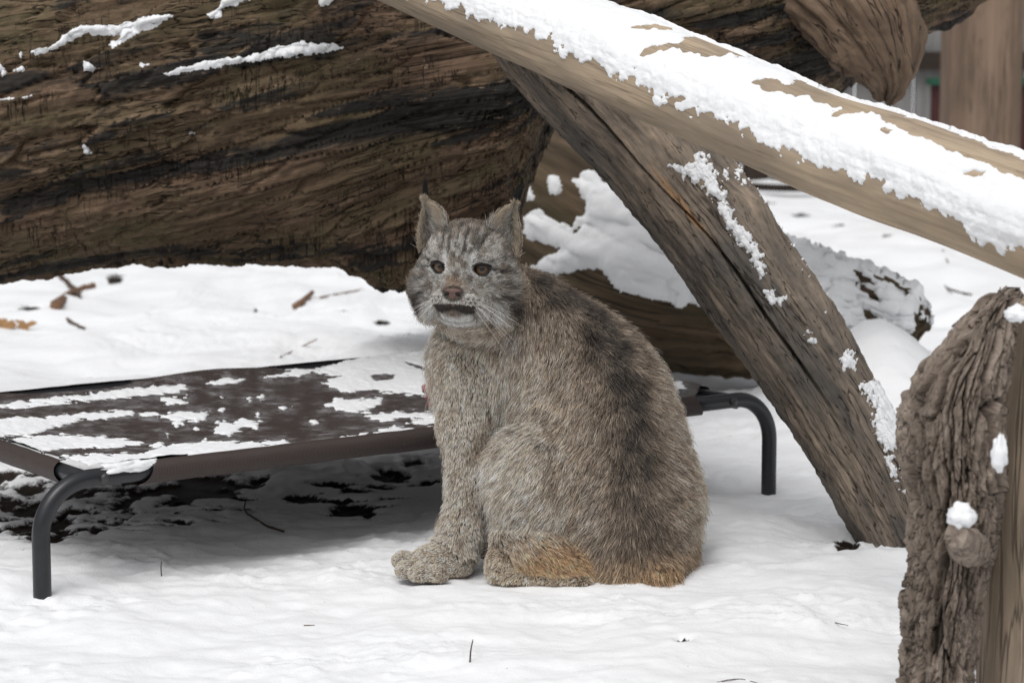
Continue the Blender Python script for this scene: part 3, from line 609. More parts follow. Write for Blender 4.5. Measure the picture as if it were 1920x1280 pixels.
sleeve('sleeve', lambda t, o, z: bed(t, WID + o, z), XE + 0.105, LEN - XE - 0.105, 1)
sleeve('sleeve', lambda t, o, z: bed(XE - o, t, z - 0.004), 0.095, WID - 0.095, -1)
sleeve('sleeve', lambda t, o, z: bed(LEN - XE + o, t, z - 0.004), 0.095, WID - 0.095, 1)
# snow on the cot
BSn = FPt[::1]
cot_polys = [[(-60, 765), (120, 745), (250, 728), (345, 718), (352, 730), (300, 740), (150, 752), (60, 762), (-60, 772)],
    [(385, 718), (420, 708), (455, 712), (440, 718), (400, 722)],
    [(495, 708), (540, 695), (600, 690), (640, 668), (690, 660), (760, 655), (830, 655), (870, 720), (800, 742), (760, 738), (700, 732), (640, 735), (605, 718), (640, 705), (590, 698), (540, 705)],
    [(-60, 800), (40, 780), (90, 790), (130, 792), (100, 800), (70, 815), (-60, 822)], [(60, 785), (150, 776), (240, 768), (250, 776), (200, 785), (150, 788), (110, 800), (90, 795)],
    [(300, 780), (340, 772), (395, 772), (385, 784), (330, 790)], [(262, 775), (292, 774), (298, 780), (268, 781)], [(300, 748), (330, 745), (352, 754), (320, 758)],
    [(398, 805), (418, 788), (440, 792), (455, 785), (488, 792), (482, 805), (460, 800), (435, 812), (405, 814)], [(602, 760), (650, 748), (718, 746), (705, 765), (660, 774)],
    [(682, 780), (720, 772), (790, 776), (830, 770), (830, 785), (760, 784), (700, 786)], [(762, 792), (800, 786), (832, 790), (800, 796)],
    [(-60, 832), (60, 820), (110, 815), (200, 820), (270, 830), (230, 838), (120, 840), (60, 850), (-60, 850)],
    [(-60, 855), (60, 858), (150, 855), (260, 850), (310, 838), (340, 832), (420, 828), (480, 832), (540, 842), (450, 855), (380, 868), (360, 885), (320, 890), (290, 895), (180, 895), (110, 875), (40, 862), (-60, 862)],
    [(570, 835), (640, 822), (690, 812), (640, 828)], [(700, 812), (740, 800), (775, 806), (830, 798), (770, 812), (720, 815)], [(490, 828), (530, 826), (545, 834), (500, 836)],
    [(1240, 690), (1262, 695), (1262, 712), (1245, 715)], [(1250, 718), (1275, 715), (1285, 728), (1262, 735)], [(270, 835), (300, 830), (310, 836), (290, 840)]]
for _ in range(40):
    x0_, y0_ = rng.uniform(300, 830), 0; y0_ = rng.uniform(745, 830) - (x0_ - 300) * 0.03; r_ = rng.uniform(2, 6)
    cot_polys.append([(x0_ - r_ * 1.5, y0_), (x0_, y0_ - r_ * .8), (x0_ + r_ * 1.5, y0_), (x0_, y0_ + r_ * .8)])
Qf = to_px(FPt); mf = np.full(Qf.shape[:2], -99.0)
for poly in cot_polys: mf = np.maximum(mf, poly_sd(Qf, poly))
frost = np.clip(1.25 * sstep(-26, 2, mf + 12 * fbm(FPt * np.array([25, 25, 25]), 3)) + 0.25 * sstep(0.0, .5, fbm(FPt * 9, 3)), 0, 1.3)
adopt(mesh_np('fabric_sheet', FPt, FqS, FABRIC, attrs={'grain': ('FLOAT_VECTOR', fg), 'tint': ('FLOAT', frost)}), cot)
snow_on('cot_snow', BSn, False, cot_polys, [[(695, 705), (720, 700), (742, 702), (735, 712), (705, 714)], [(760, 678), (800, 690), (795, 694), (770, 686)]], 0.0055, 'melting crusts of snow scattered over the brown cot fabric', nscale=48, namp=5.5, edge=26, hole_amp=2)
# snow on the near leg bend
adopt_snow = []
V, Fq = ellipsoid_np(bed(0.15, -0.004, ZR + 0.012), (0.05, 0.012, 0.010), 18, 40, R=np.stack([ax, ay, [0, 0, 1]], 1), jit=0.5, seed=4)
tag(mesh_np('snow_clump', V, Fq, SNOW), 'ragged snow on the black tube bend at the near cot leg', 'snow')

# ------------------------------------------------------------------ far background: plank fence, post, shed
W_DARK = wood_mat('dark_plank', [(0.3, (0.014, 0.010, 0.008)), (0.7, (0.045, 0.032, 0.024))], along=2, across=30, crack=0.4, bump=0.3)
W_GREY = wood_mat('grey_plank', [(0.3, (0.13, 0.125, 0.12)), (0.7, (0.26, 0.255, 0.25))], along=2, across=30, crack=0.4, bump=0.3)
W_POST = wood_mat('post_wood', [(0.3, (0.10, 0.066, 0.045)), (0.5, (0.20, 0.137, 0.097)), (0.72, (0.30, 0.22, 0.16))], along=1.2, across=35, crack=0.5, bump=0.4, blotch=(0.08, 0.06, 0.045), blotch_amt=0.5)
def board(name, x0, x1, y0, y1, z0, z1, mat, parent=None, bev=0.006, vertical=True):
    xs = [x0, x0 + bev, x1 - bev, x1]; ys = [y0 + bev, y0, y0, y0 + bev]
    prof = [(x0, y1), (x0, y0 + bev), (x0 + bev, y0), (x1 - bev, y0), (x1, y0 + bev), (x1, y1)]; n = len(prof)
    V = [(x, y, z) for z in (z0, z1) for x, y in prof]
    Fq = [(k, (k + 1) % n, n + (k + 1) % n, n + k) for k in range(n)] + [(0, 1, 4, 5), (1, 2, 3, 4), (n, n + 5, n + 4, n + 1), (n + 1, n + 4, n + 3, n + 2)]
    V = np.array(V, float); gr = V[:, [2, 0, 1]] if vertical else V
    o = mesh_np(name, V, np.array(Fq), mat, smooth=False, attrs={'grain': ('FLOAT_VECTOR', gr)})
    if parent: adopt(o, parent)
    return o
fence = empty('plank_fence', (1.0, 13.4, 0)); tag(fence, 'blurred fence of upright weathered boards far behind the post', 'fence')
x = -4.6; k = 0
while x < 4.6:
    wdt = 0.145 + 0.02 * random.random()
    grey = x > 1.45
    board('board', x, x + wdt - 0.012, 13.4 + 0.02 * random.random(), 13.46, -0.05 + (0.0 if grey else 0.0), 2.0 + 0.05 * random.random(), W_GREY if grey else W_DARK, fence); x += wdt
board('rail', -4.6, 4.6, 13.33, 13.385, 0.62, 0.72, W_DARK, fence, vertical=False)
board('rail', -4.6, 4.6, 13.33, 13.385, 1.55, 1.65, W_DARK, fence, vertical=False)
POST_Y = 10.2
p0, p1 = at(1770, 300, POST_Y)[0], at(1902, 300, POST_Y)[0]
post = board('timber_post', p0, p1, POST_Y - 0.14, POST_Y + 0.14, -0.1, 2.3, W_POST, bev=0.03); tag(post, 'thick brown timber post standing in front of the grey fence', 'post')
shed = empty('low_panel', (2.3, 12.2, 0)); tag(shed, 'low dark red board panel with a green cap behind the timber post', 'panel')
RED = flat_mat('dark_red_paint', (0.045, 0.012, 0.012), var=0.2, scale=10); GREEN = flat_mat('green_roof', (0.012, 0.07, 0.04), var=0.2, scale=10)
sx0 = at(1748, 170, 12.2)[0]
for k in range(6): board('siding', sx0 + k * 0.22, sx0 + 0.215 + k * 0.22, 12.2, 12.25, -0.02, 0.57, RED, shed)
board('cap', sx0 - 0.02, sx0 + 1.34, 12.17, 12.28, 0.572, 0.605, GREEN, shed, vertical=False)
FLg, fcs, fa, fu = log_grid([(1300, 338, 7, 12.4), (1450, 352, 7, 12.2), (1600, 350, 7, 12.2)], 30, 16, lambda cs, u, a: 0 * cs[..., 0])
tag(log_obj('edging_log', FLg, fcs, W_DARK), 'thin dark log lying on the snow at the foot of the fence', 'log')

# ------------------------------------------------------------------ the lynx
# body: one continuous surface grown from a smooth union of shapes (signed distances on a grid, then surface nets)
HC = at(873, 512, 3.88)                                       # head centre
HS = 3.88 / F_PX                                              # metres per photo pixel at the head
yaw, rollh, pitchh = math.radians(-12), math.radians(-2.2), math.radians(3)
hf = unit(np.array([math.sin(yaw), -math.cos(yaw) * math.cos(pitchh), 0.085])); hu0 = np.array([math.sin(-rollh) * 0.9, 0, 1.0])
hu0 = unit(hu0 - hf * (hu0 @ hf)); hr = np.cross(hu0, -hf) * -1
hr = unit(np.cross(hf, hu0)) * 1.0
if hr[0] < 0: hr = -hr
HM = np.stack([hr, hu0, hf], 1)                               # columns: viewer right, up, forward
def hp(x, y, z): return HC + HM @ (np.array([x, y, z], float) * HS)
def to_head(P): return ((P - HC) @ HM) / HS
STEP = 0.004
lo = np.array([-0.30, 3.55, -0.03]); hi = np.array([0.38, 4.28, 0.70])
dims = np.ceil((hi - lo) / STEP).astype(int)
Dg = np.full(dims, 0.2, np.float32); ID = np.zeros(dims, np.int8)
axs = [(lo[k] + STEP * np.arange(dims[k])).astype(np.float32) for k in range(3)]
def apply(c0, c1, fn, k, rid, sub=False):
    m = 0.06 + k
    i0 = np.clip(np.floor((c0 - m - lo) / STEP).astype(int), 0, dims); i1 = np.clip(np.ceil((c1 + m - lo) / STEP).astype(int), 0, dims)
    sl = tuple(slice(a, b) for a, b in zip(i0, i1))
    P = np.stack(np.meshgrid(*[axs[q][sl[q]] for q in range(3)], indexing='ij'), -1)
    d = fn(P).astype(np.float32); D0 = Dg[sl]
    if sub:
        h = np.clip(0.5 - 0.5 * (D0 + d) / k, 0, 1); Dg[sl] = D0 * (1 - h) - d * h + k * h * (1 - h); return
    ID[sl] = np.where(d < D0, rid, ID[sl])
    h = np.clip(0.5 + 0.5 * (D0 - d) / k, 0, 1); Dg[sl] = D0 * (1 - h) + d * h - k * h * (1 - h)
def ell(c, r, k=0.03, rid=1, R=None, sub=False):
    c = np.asarray(c, float); r = np.asarray(r, float)
    def fn(P):
        q = (P - c) if R is None else (P - c) @ R
        k0 = np.linalg.norm(q / r, axis=-1); k1 = np.linalg.norm(q / r ** 2, axis=-1)
        return k0 * (k0 - 1) / np.maximum(k1, 1e-6)
    rm = r.max(); apply(c - rm, c + rm, fn, k, rid, sub)
def cap(a, b, ra, rb, k=0.02, rid=1):
    a, b = np.asarray(a, float), np.asarray(b, float); ab = b - a; L2 = ab @ ab
    def fn(P):
        t = np.clip(((P - a) @ ab) / L2, 0, 1); return np.linalg.norm(P - a - t[..., None] * ab, axis=-1) - (ra + (rb - ra) * t)
    rm = max(ra, rb); apply(np.minimum(a, b) - rm, np.maximum(a, b) + rm, fn, k, rid)
def E(px, py, Y, rx, ry, rd, k=0.03, rid=1, tilt=0.0):
    s_ = Y / F_PX; R = None
    if tilt:
        c_, n_ = math.cos(tilt), math.sin(tilt); R = np.array([[c_, 0, -n_], [0, 1, 0], [n_, 0, c_]])
    ell(at(px, py, Y), np.array([rx, rd, ry]) * s_, k, rid, R)
def Cc(p, q, k=0.02, rid=1): cap(at(*p[:3]), at(*q[:3]), p[3] * p[2] / F_PX, q[3] * q[2] / F_PX, k, rid)
def HE(x, y, z, rx, ry, rz, k=0.02, rid=2, sub=False): ell(hp(x, y, z), np.array([rx, ry, rz]) * HS, k, rid, HM, sub)
# torso (id 1): haunches, barrel, shoulders
E(1132, 945, 3.985, 176, 158, 165, rid=1); E(1160, 1040, 3.97, 128, 78, 125, k=0.04)
E(1102, 820, 4.00, 166, 165, 155, k=0.05)
E(1070, 725, 4.02, 150, 140, 130, k=0.05, tilt=-0.6)
E(1000, 640, 4.02, 108, 98, 110, k=0.05, tilt=-0.6)
Cc((960, 600, 4.00, 82), (900, 560, 3.94, 74), k=0.04)
E(899, 690, 4.00, 78, 120, 92, k=0.035)                      # chest and shoulder
# near foreleg (id 3) and paw (4)
Cc((874, 690, 3.955, 60), (870, 800, 3.94, 40), k=0.03, rid=3)
Cc((870, 800, 3.94, 40), (875, 900, 3.93, 29), k=0.02, rid=3)
Cc((875, 900, 3.93, 29), (862, 1000, 3.915, 31), k=0.02, rid=3)
Cc((862, 1000, 3.915, 31), (848, 1060, 3.905, 32), k=0.02, rid=3)
E(812, 1050, 3.89, 42, 30, 34, k=0.03, rid=4); Cc((850, 1055, 3.90, 34), (805, 1058, 3.875, 26), k=0.02, rid=4)
for dx, dyp, dY in ((757, 1050, 3.885), (763, 1068, 3.858), (788, 1076, 3.838), (818, 1078, 3.838)):
    E(dx, dyp, dY, 23, 18, 16, k=0.003, rid=4); Cc((dx, dyp, dY, 15), (815, 1055, 3.885, 20), k=0.004, rid=4)
# far foreleg
Cc((950, 720, 4.08, 60), (945, 860, 4.08, 42), k=0.03, rid=3); Cc((945, 860, 4.08, 42), (930, 1030, 4.06, 36), k=0.02, rid=3); E(905, 1035, 4.04, 48, 26, 36, k=0.015, rid=4)
# near thigh (id 1), shank and foot (id 5), toes (6)
E(1008, 905, 3.895, 90, 108, 72, k=0.022, rid=1, tilt=0.1)
E(1030, 1052, 3.868, 98, 58, 50, k=0.009, rid=5, tilt=-0.5)
Cc((962, 1005, 3.885, 30), (1005, 1012, 3.87, 38), k=0.03, rid=5)
Cc((955, 1086, 3.845, 24), (1090, 1100, 3.825, 20), k=0.012, rid=6)
E(937, 1062, 3.855, 25, 38, 32, k=0.007, rid=6); E(952, 1088, 3.842, 22, 17, 22, k=0.008, rid=6)
# tail (id 7): a short stub resting on the snow
Cc((1160, 1092, 3.865, 20), (1232, 1090, 3.86, 24), k=0.05, rid=7)
# head (id 2)
HE(0, 22, -18, 78, 66, 80, k=0.03)
HE(-50, -17, -10, 42, 46, 44); HE(50, -17, -10, 42, 46, 44)
HE(0, -44, 46, 44, 31, 42, k=0.018)
HE(-20, -50, 72, 25, 17, 20, k=0.010); HE(20, -50, 72, 25, 17, 20, k=0.010)
cap(hp(0, 24, 50), hp(0, -30, 82), 22 * HS, 16 * HS, 0.014, 2)
HE(0, -70, 60, 27, 13, 25, k=0.008); HE(0, -56, 20, 52, 34, 46, k=0.02)
HE(-38, 30, 46, 24, 8, 16, k=0.012); HE(38, 30, 46, 24, 8, 16, k=0.012)
HE(-64, -44, -26, 24, 40, 22, k=0.02); HE(62, -44, -26, 24, 40, 22, k=0.02)
def sample(G, P):
    q = (P - lo) / STEP; i = np.clip(np.floor(q).astype(int), 0, dims - 2); f = q - i; out = 0
    for a_ in (0, 1):
        for b_ in (0, 1):
            for c_ in (0, 1):
                w_ = (f[:, 0] if a_ else 1 - f[:, 0]) * (f[:, 1] if b_ else 1 - f[:, 1]) * (f[:, 2] if c_ else 1 - f[:, 2])
                out = out + w_ * G[i[:, 0] + a_, i[:, 1] + b_, i[:, 2] + c_]
    return out
def head_surf(x, y):
    zs_ = np.arange(140, 0, -0.5); P = np.array([hp(x, y, z) for z in zs_]); d = sample(Dg, np.clip(P, lo + STEP, hi - 2 * STEP)); return float(zs_[np.argmax(d < 0)])
EYZ = head_surf(40, 10) - 15.5                                # eyeball centres sit just inside the face
ZN, ZM = head_surf(0, -36), [head_surf(x, -61) for x in np.linspace(-34, 34, 25)]
for sx in (-1, 1): HE(sx * 40, 10, EYZ + 17, 14.5, 10.6, 16, k=0.003, sub=True)
def surf_normal(P, e=0.003):
    n = np.stack([sample(Dg, P + np.eye(3)[k] * e) - sample(Dg, P - np.eye(3)[k] * e) for k in range(3)], -1); return unit(n)
def surface_nets(D):
    neg = D < 0; n = np.array(D.shape)
    cnt = np.zeros(n - 1, np.int8)
    for a_ in (0, 1):
        for b_ in (0, 1):
            for c_ in (0, 1): cnt += neg[a_:n[0] - 1 + a_, b_:n[1] - 1 + b_, c_:n[2] - 1 + c_]
    act = (cnt > 0) & (cnt < 8); idx = np.full(n - 1, -1, np.int64); cells = np.argwhere(act); idx[act] = np.arange(len(cells))
    acc = np.zeros((len(cells), 3)); num = np.zeros(len(cells))
    cor = [(a_, b_, c_) for a_ in (0, 1) for b_ in (0, 1) for c_ in (0, 1)]
    val = {c: D[cells[:, 0] + c[0], cells[:, 1] + c[1], cells[:, 2] + c[2]] for c in cor}
    for c in cor:
        for k in range(3):
            if c[k]: continue
            e = list(c); e[k] = 1; e = tuple(e); v0, v1 = val[c], val[e]; x_ = (v0 < 0) != (v1 < 0)
            t = np.where(x_, v0 / np.where(v0 == v1, 1, v0 - v1), 0); p = np.tile(np.array(c, float), (len(cells), 1)); p[:, k] += t
            acc[x_] += p[x_]; num[x_] += 1
    V = lo + (cells + acc / num[:, None]) * STEP; Fs = []
    for k in range(3):
        s0 = [slice(None)] * 3; s1 = [slice(None)] * 3; s0[k] = slice(0, -1); s1[k] = slice(1, None)
        A_, B_ = neg[tuple(s0)], neg[tuple(s1)]; e = np.argwhere(A_ != B_); q, r = (k + 1) % 3, (k + 2) % 3
        ok = (e[:, q] > 0) & (e[:, r] > 0) & (e[:, q] < n[q] - 1) & (e[:, r] < n[r] - 1); e = e[ok]; fl = A_[tuple(e.T)]
        def cid(dq, dr): c = e.copy(); c[:, q] += dq; c[:, r] += dr; return idx[c[:, 0], c[:, 1], c[:, 2]]
        f = np.stack([cid(-1, -1), cid(0, -1), cid(0, 0), cid(-1, 0)], 1); f[~fl] = f[~fl][:, ::-1]; Fs.append(f)
    Fq = np.vstack(Fs); return V, Fq[(Fq >= 0).all(1)]
BV, BF = surface_nets(Dg)
def ray_hit(px, py):
    Ys = np.arange(3.6, 4.25, 0.002); P = at(np.full(len(Ys), px), np.full(len(Ys), py), Ys); d = sample(Dg, np.clip(P, lo + STEP, hi - 2 * STEP)); k = np.argmax(d < 0)
    return P[k] if d[k] < 0 else None
# ears: cupped leaves, thin shells set into the skull
def ear_grid(sx, nu=26, nv=30):
    t = np.linspace(0, 1, nu)[:, None]; v = np.linspace(-1, 1, nv)[None]
    ib, ob, tip = np.array([40, 84, -8.]), np.array([94, 32, -20.]), np.array([86, 135, -12.])
    w_ = (1 - t ** 2.1) * (1 + 0.06 * np.sin(math.pi * t))
    base = (ib + ob) / 2; mid = base + (tip - base) * t[..., None]; half = (ob - ib) / 2
    P = mid + half * (v * w_)[..., None]
    cup = (1 - v ** 2) * w_ * 17; P[..., 2] -= cup - 7
    P[..., 0] *= sx
    return P
earV, earF, earsets = [], [], []
for sx in (-1, 1):
    Pf = ear_grid(sx); Nf = grid_normals(Pf, False); Nf = Nf * np.sign(Nf[..., 2:3] + 1e-9)
    back = Pf.copy(); back = back - Nf * 6.0 * np.clip(1.2 - np.linspace(0, 1, Pf.shape[0]), 0.25, 1)[:, None, None]
    W1 = HC + (Pf.reshape(-1, 3) * HS) @ HM.T; W2 = HC + (back.reshape(-1, 3) * HS) @ HM.T
    n1 = len(W1); nu_, nv_ = Pf.shape[:2]; gf = grid_faces(nu_, nv_, False)
    ring = np.concatenate([np.arange(nu_) * nv_, (nu_ - 1) * nv_ + np.arange(1, nv_), (np.arange(nu_ - 1, 0, -1) - 1) * nv_ + nv_ - 1])
    side = np.stack([ring[:-1], ring[1:], ring[1:] + n1, ring[:-1] + n1], 1)
    earV.append(np.vstack([W1, W2])); earF.append(np.vstack([gf, gf[:, ::-1] + n1, side])); earsets.append((sx, W1.reshape(nu_, nv_, 3), W2.reshape(nu_, nv_, 3), Pf))
AV, AF = merge([(BV, BF)] + list(zip(earV, earF)))
SKIN = flat_mat('lynx_undercoat', (0.13, 0.105, 0.085), rough=0.9, spec=0.1, var=0.3, scale=90)
lynx = empty('lynx', tuple(at(1050, 1110, 3.95) * np.array([1, 1, 0]))); tag(lynx, 'grey brown lynx sitting in the snow looking back over its shoulder', 'lynx')
adopt(mesh_np('body', AV, AF, SKIN), lynx)

# ---- fur
def sample_surface(V, Fq, n, wfun=None):
    T = np.vstack([Fq[:, [0, 1, 2]], Fq[:, [0, 2, 3]]]); A_ = V[T]
    ar = np.linalg.norm(np.cross(A_[:, 1] - A_[:, 0], A_[:, 2] - A_[:, 0]), axis=1)
    if wfun is not None: ar = ar * wfun(A_.mean(1))
    k = rng.choice(len(T), n, p=ar / ar.sum()); r1, r2 = np.sqrt(rng.random(n)), rng.random(n)
    W = A_[k]; return (1 - r1)[:, None] * W[:, 0] + (r1 * (1 - r2))[:, None] * W[:, 1] + (r1 * r2)[:, None] * W[:, 2]
def wf(C):
    n = surf_normal(C); v = unit(np.array([0, 0, H_CAM]) - C); f = (n * v).sum(1)
    h = to_head(C); inh = (np.linalg.norm(h * np.array([1, .9, .8]), axis=1) < 120)
    return np.where(f > -0.45, 1.0, 0.25) * np.where(inh, 2.6, 1.0) * (C[:, 2] > 0.004)
NH = 460000
R_ = sample_surface(BV, BF, NH, wf); Nn = surf_normal(R_)
gi = np.clip(np.round((R_ - lo) / STEP).astype(int), 0, dims - 1); rid = ID[gi[:, 0], gi[:, 1], gi[:, 2]]
Hh = to_head(R_); head = (rid == 2)
hx, hy, hz = Hh.T; ahx = np.abs(hx)
# eye openings and the nose pad carry no fur
eye_e = np.minimum(((hx - 40) / 15.5) ** 2, ((hx + 40) / 15.5) ** 2) + ((hy - 10 + 0.10 * (40 - ahx)) / 11.2) ** 2
nose_e = (hx / 15) ** 2 + ((hy + 36) / 10) ** 2
keep = ~((eye_e < 1) & (hz > 25) & head) & ~((nose_e < 1) & (hz > 60) & head)
R_, Nn, rid, Hh, head, eye_e = [v[keep] for v in (R_, Nn, rid, Hh, head, eye_e)]
hx, hy, hz = Hh.T; ahx = np.abs(hx); n = len(R_)
sp_px = [(1005, 535), (1045, 560), (1090, 590), (1125, 630), (1150, 680), (1170, 735), (1182, 800), (1190, 870), (1196, 950), (1200, 1020)]
spine = [p for p in (ray_hit(*q) for q in sp_px) if p is not None]
dsp = np.full(n, 9.0); wsp = np.zeros(n); spn = np.zeros((n, 3))
for q in range(len(spine) - 1):
    a_, b_ = spine[q], spine[q + 1]; ab = b_ - a_; t = np.clip(((R_ - a_) @ ab) / (ab @ ab), 0, 1); d = np.linalg.norm(R_ - a_ - t[:, None] * ab, axis=1)
    spn = np.where((d < dsp)[:, None], a_ + t[:, None] * ab, spn); wsp = np.where(d < dsp, (q + t) / (len(spine) - 1), wsp); dsp = np.minimum(dsp, d)
# groom
down = np.array([0, 0, -1.0]); nape = at(930, 560, 3.98)
fl = 0.35 * unit(R_ - nape) + 0.62 * down + 0.75 * unit(R_ - spn) * sstep(0.0, 0.05, dsp)[:, None]
fl[rid == 3] = np.array([-0.1, -0.05, -1.0]); fl[rid == 4] = np.array([-1.0, -0.3, -0.35])
fl[rid == 5] = np.array([0.75, -0.15, -0.75]); fl[rid == 6] = np.array([-0.3, -0.3, -0.8]); fl[rid == 7] = np.array([0.35, -0.6, -0.7])
radial = Hh - np.array([0, -28, 60.0]); radial[:, 2] = -np.abs(radial[:, 2]) * 0.6 - 18
low_face = sstep(-20, -80, hy)[:, None]
radial = radial + low_face * np.array([0, -60, 0])
fl[head] = unit(radial[head]) @ HM.T
wob = np.stack([fbm(R_ * 26 + q * 50, 2) for q in range(3)], -1)
fl = fl + 0.30 * wob * np.where(head, 0.5, 1)[:, None] + rng.normal(0, 0.22, (n, 3))
tg = unit(fl - Nn * (fl * Nn).sum(1)[:, None])
Ln = np.select([rid == 1, rid == 3, rid == 4, rid == 5, rid == 6, rid == 7], [0.025, 0.0135, 0.0050, 0.019, 0.008, 0.023], 0.012)
face_front = sstep(-10, 55, hz)
ruff = sstep(55, 95, ahx) * sstep(20, -40, hy)
Lh = 0.0075 + 0.010 * (1 - face_front) + 0.022 * ruff + 0.010 * sstep(-60, -85, hy) * (hz < 50) + 0.007 * sstep(50, 80, hy)
Lh = np.where((hz > 62) & (hy < 0), 0.0055, Lh); Lh = np.where(eye_e < 2.4, 0.004, Lh)
Ln = np.where(head, Lh, Ln) * rng.uniform(0.65, 1.2, n)
guard = (rng.random(n) < 0.10) & np.isin(rid, (1, 3, 5, 7)); Ln = np.where(guard, Ln * 1.45, Ln)
nearface = np.linalg.norm(Hh * np.array([1, 1, .8]), axis=1)
Ln = np.where((~head) & (nearface < 135) & (R_[:, 2] < hp(0, -60, 0)[2]), Ln * 0.9, Ln)
lift = np.select([head & (face_front > .5), head, rid == 4], [0.62, 0.70, 0.6], 1.0) * rng.uniform(0.75, 1.25, n)
ts = np.array([0.0, 0.34, 0.68, 0.86, 1.0])
pts = R_[:, None] - Nn[:, None] * 0.0004 + Ln[:, None, None] * (Nn[:, None] * (lift[:, None] * (ts - 0.42 * ts ** 2))[..., None] + tg[:, None] * ((0.26 * ts + 0.50 * ts ** 2))[None, :, None])
# clumping: tips drawn together
def clump(pts, R_, ncl, amt, power=1.5):
    ci = rng.choice(len(R_), ncl, replace=False); kd = kdtree.KDTree(ncl)
    for q, i_ in enumerate(ci): kd.insert(R_[i_], q)
    kd.balance(); own = np.array([kd.find(p)[1] for p in R_]); cpt = pts[ci[own]]
    off = cpt - pts; wgt = (ts ** power)[None, :, None] * amt
    return pts + off * wgt, own
am = np.select([head, rid == 4, rid == 6], [0.18, 0.12, 0.15], 0.38)[:, None, None] * rng.uniform(0.5, 1.2, (n, 1, 1))
pts, own = clump(pts, R_, 22000, am)
clr = np.random.default_rng(8).normal(0, 1, 22000)[own]
# ---- coat colours (albedo)
C_ = lambda *v: np.array(v, float)
pale, beige, brown, dark, orange, white, grey = C_(.68, .61, .52), C_(.55, .475, .395), C_(.25, .20, .155), C_(.030, .024, .020), C_(.45, .295, .17), C_(.80, .78, .74), C_(.46, .445, .425)
def mix(a, b, t): return a + (b - a) * np.asarray(t)[..., None]
mott = fbm(R_ * np.array([38, 38, 30]), 3); mott2 = fbm(R_ * 85 + 9, 2)
base = mix(np.tile(beige, (n, 1)), brown, sstep(-0.05, 0.55, mott + 0.25 * mott2 + 0.12 * clr))
base = mix(base, grey, sstep(0.1, 0.7, fbm(R_ * 18 + 60, 2)) * 0.6)
body = (rid == 1)
spd = np.exp(-(dsp / (0.038 + 0.012 * mott)) ** 2) * np.interp(wsp, [0, .2, .5, .75, 1], [0.85, 1.15, 1.1, 0.8, 0.5])
broad = np.exp(-(dsp / 0.11) ** 2) * 0.95
base = np.where(body[:, None], mix(base, brown, broad), base)
base = np.where(body[:, None], mix(base, dark, np.clip(spd * (0.78 + 0.50 * mott + 0.40 * mott2 + 0.16 * clr), 0, 0.92)), base)
Zr = R_[:, 2]
flank = body & (to_px(R_)[:, 0] < 1040)
base = np.where(body[:, None], mix(base, pale, 0.40 * sstep(0.10, 0.19, dsp)), base)
leg = mix(mix(np.tile(pale * .92, (n, 1)), beige * .92, 0.6), brown, 0.65 * sstep(0.05, 0.6, mott + 0.15 * clr))
base = np.where((rid == 3)[:, None], leg, base); base = np.where((rid == 4)[:, None], mix(np.tile(C_(.66, .56, .45), (n, 1)), brown, 0.30 * sstep(0, .6, mott2)), base)
oc = at(1040, 1058, 3.845); od = np.linalg.norm((R_ - oc) / (np.array([92, 80, 58]) * HS), axis=1) + 0.18 * mott
ow = sstep(1.4, 0.4, od) * np.isin(rid, (5, 1)) * (R_[:, 0] < oc[0] + 84 * HS); base = mix(base, orange, 0.95 * ow); base = np.where((rid == 5)[:, None], mix(base, brown, 0.35 * sstep(0.0, .5, mott2)), base)
base = np.where((rid == 6)[:, None], mix(np.tile(C_(.56, .46, .36), (n, 1)), brown, 0.40 * sstep(-.1, .5, mott)), base)
base = np.where((rid == 7)[:, None], mix(np.tile(C_(.36, .25, .155), (n, 1)), dark, 0.5 * sstep(0.05, .5, mott)), base)
lowb = body & (R_[:, 0] > 0.12); base = np.where(lowb[:, None], mix(base, C_(.34, .235, .145), 0.6 * sstep(0.075, 0.025, R_[:, 2])), base)
# face markings in head coordinates
fn_ = fbm(np.stack([hx * 0.10, hy * 0.035, hz * 0.03], -1), 3); fs_ = fbm(Hh * 0.06 + 3, 3); fv_ = fbm(np.stack([hx * 0.06, hy * 0.12, hz * 0.05], -1) + 12, 3)
fc = mix(np.tile(C_(.43, .41, .38), (n, 1)), C_(.22, .19, .16), sstep(-0.25, 0.45, fs_))
fc = mix(fc, C_(.24, .19, .145), 0.6 * sstep(50, 85, hy))                                                                # browner crown
fore = sstep(24, 42, hy) * sstep(64, 40, ahx)
for xk in (-33, -20, -7, 7, 20, 33):
    fc = mix(fc, dark, 0.9 * np.exp(-((hx - xk * (1 + 0.005 * (hy - 40)) - 2.5 * fn_) / 2.7) ** 2) * sstep(20, 36, hy) * sstep(-0.35, 0.15, fv_ + 0.22))
fc = mix(fc, dark, 0.6 * sstep(0.15, 0.45, fn_) * fore)
fc = mix(fc, dark, 0.6 * sstep(0.10, 0.36, fv_) * sstep(44, 60, ahx) * (hy < 40))                                        # cheek barring
for y0_, sl_, a0_, a1_ in ((8, -0.12, 56, 98), (-10, -0.35, 62, 100), (-30, -0.45, 64, 100)):
    fc = mix(fc, dark, 0.85 * np.exp(-((hy - y0_ - sl_ * (ahx - 58)) / 3.0) ** 2) * sstep(a0_, a0_ + 6, ahx) * sstep(a1_, a1_ - 12, ahx))
fc = mix(fc, C_(.30, .22, .15), 0.7 * sstep(84, 98, np.hypot(ahx, hy + 5)) * (hy < 30))                                   # brown outer ruff
fc = mix(fc, white, np.clip(1.3 * np.exp(-(((ahx - 25 - 0.10 * (hy - 18)) / 6.5) ** 2 + ((hy - 20) / 15) ** 2)), 0, .95))   # pale inner brow
fc = mix(fc, white, 0.97 * ((eye_e < 2.5) & (hy < 7)) + 0.25 * ((eye_e < 2.2) & (hy >= 13)))
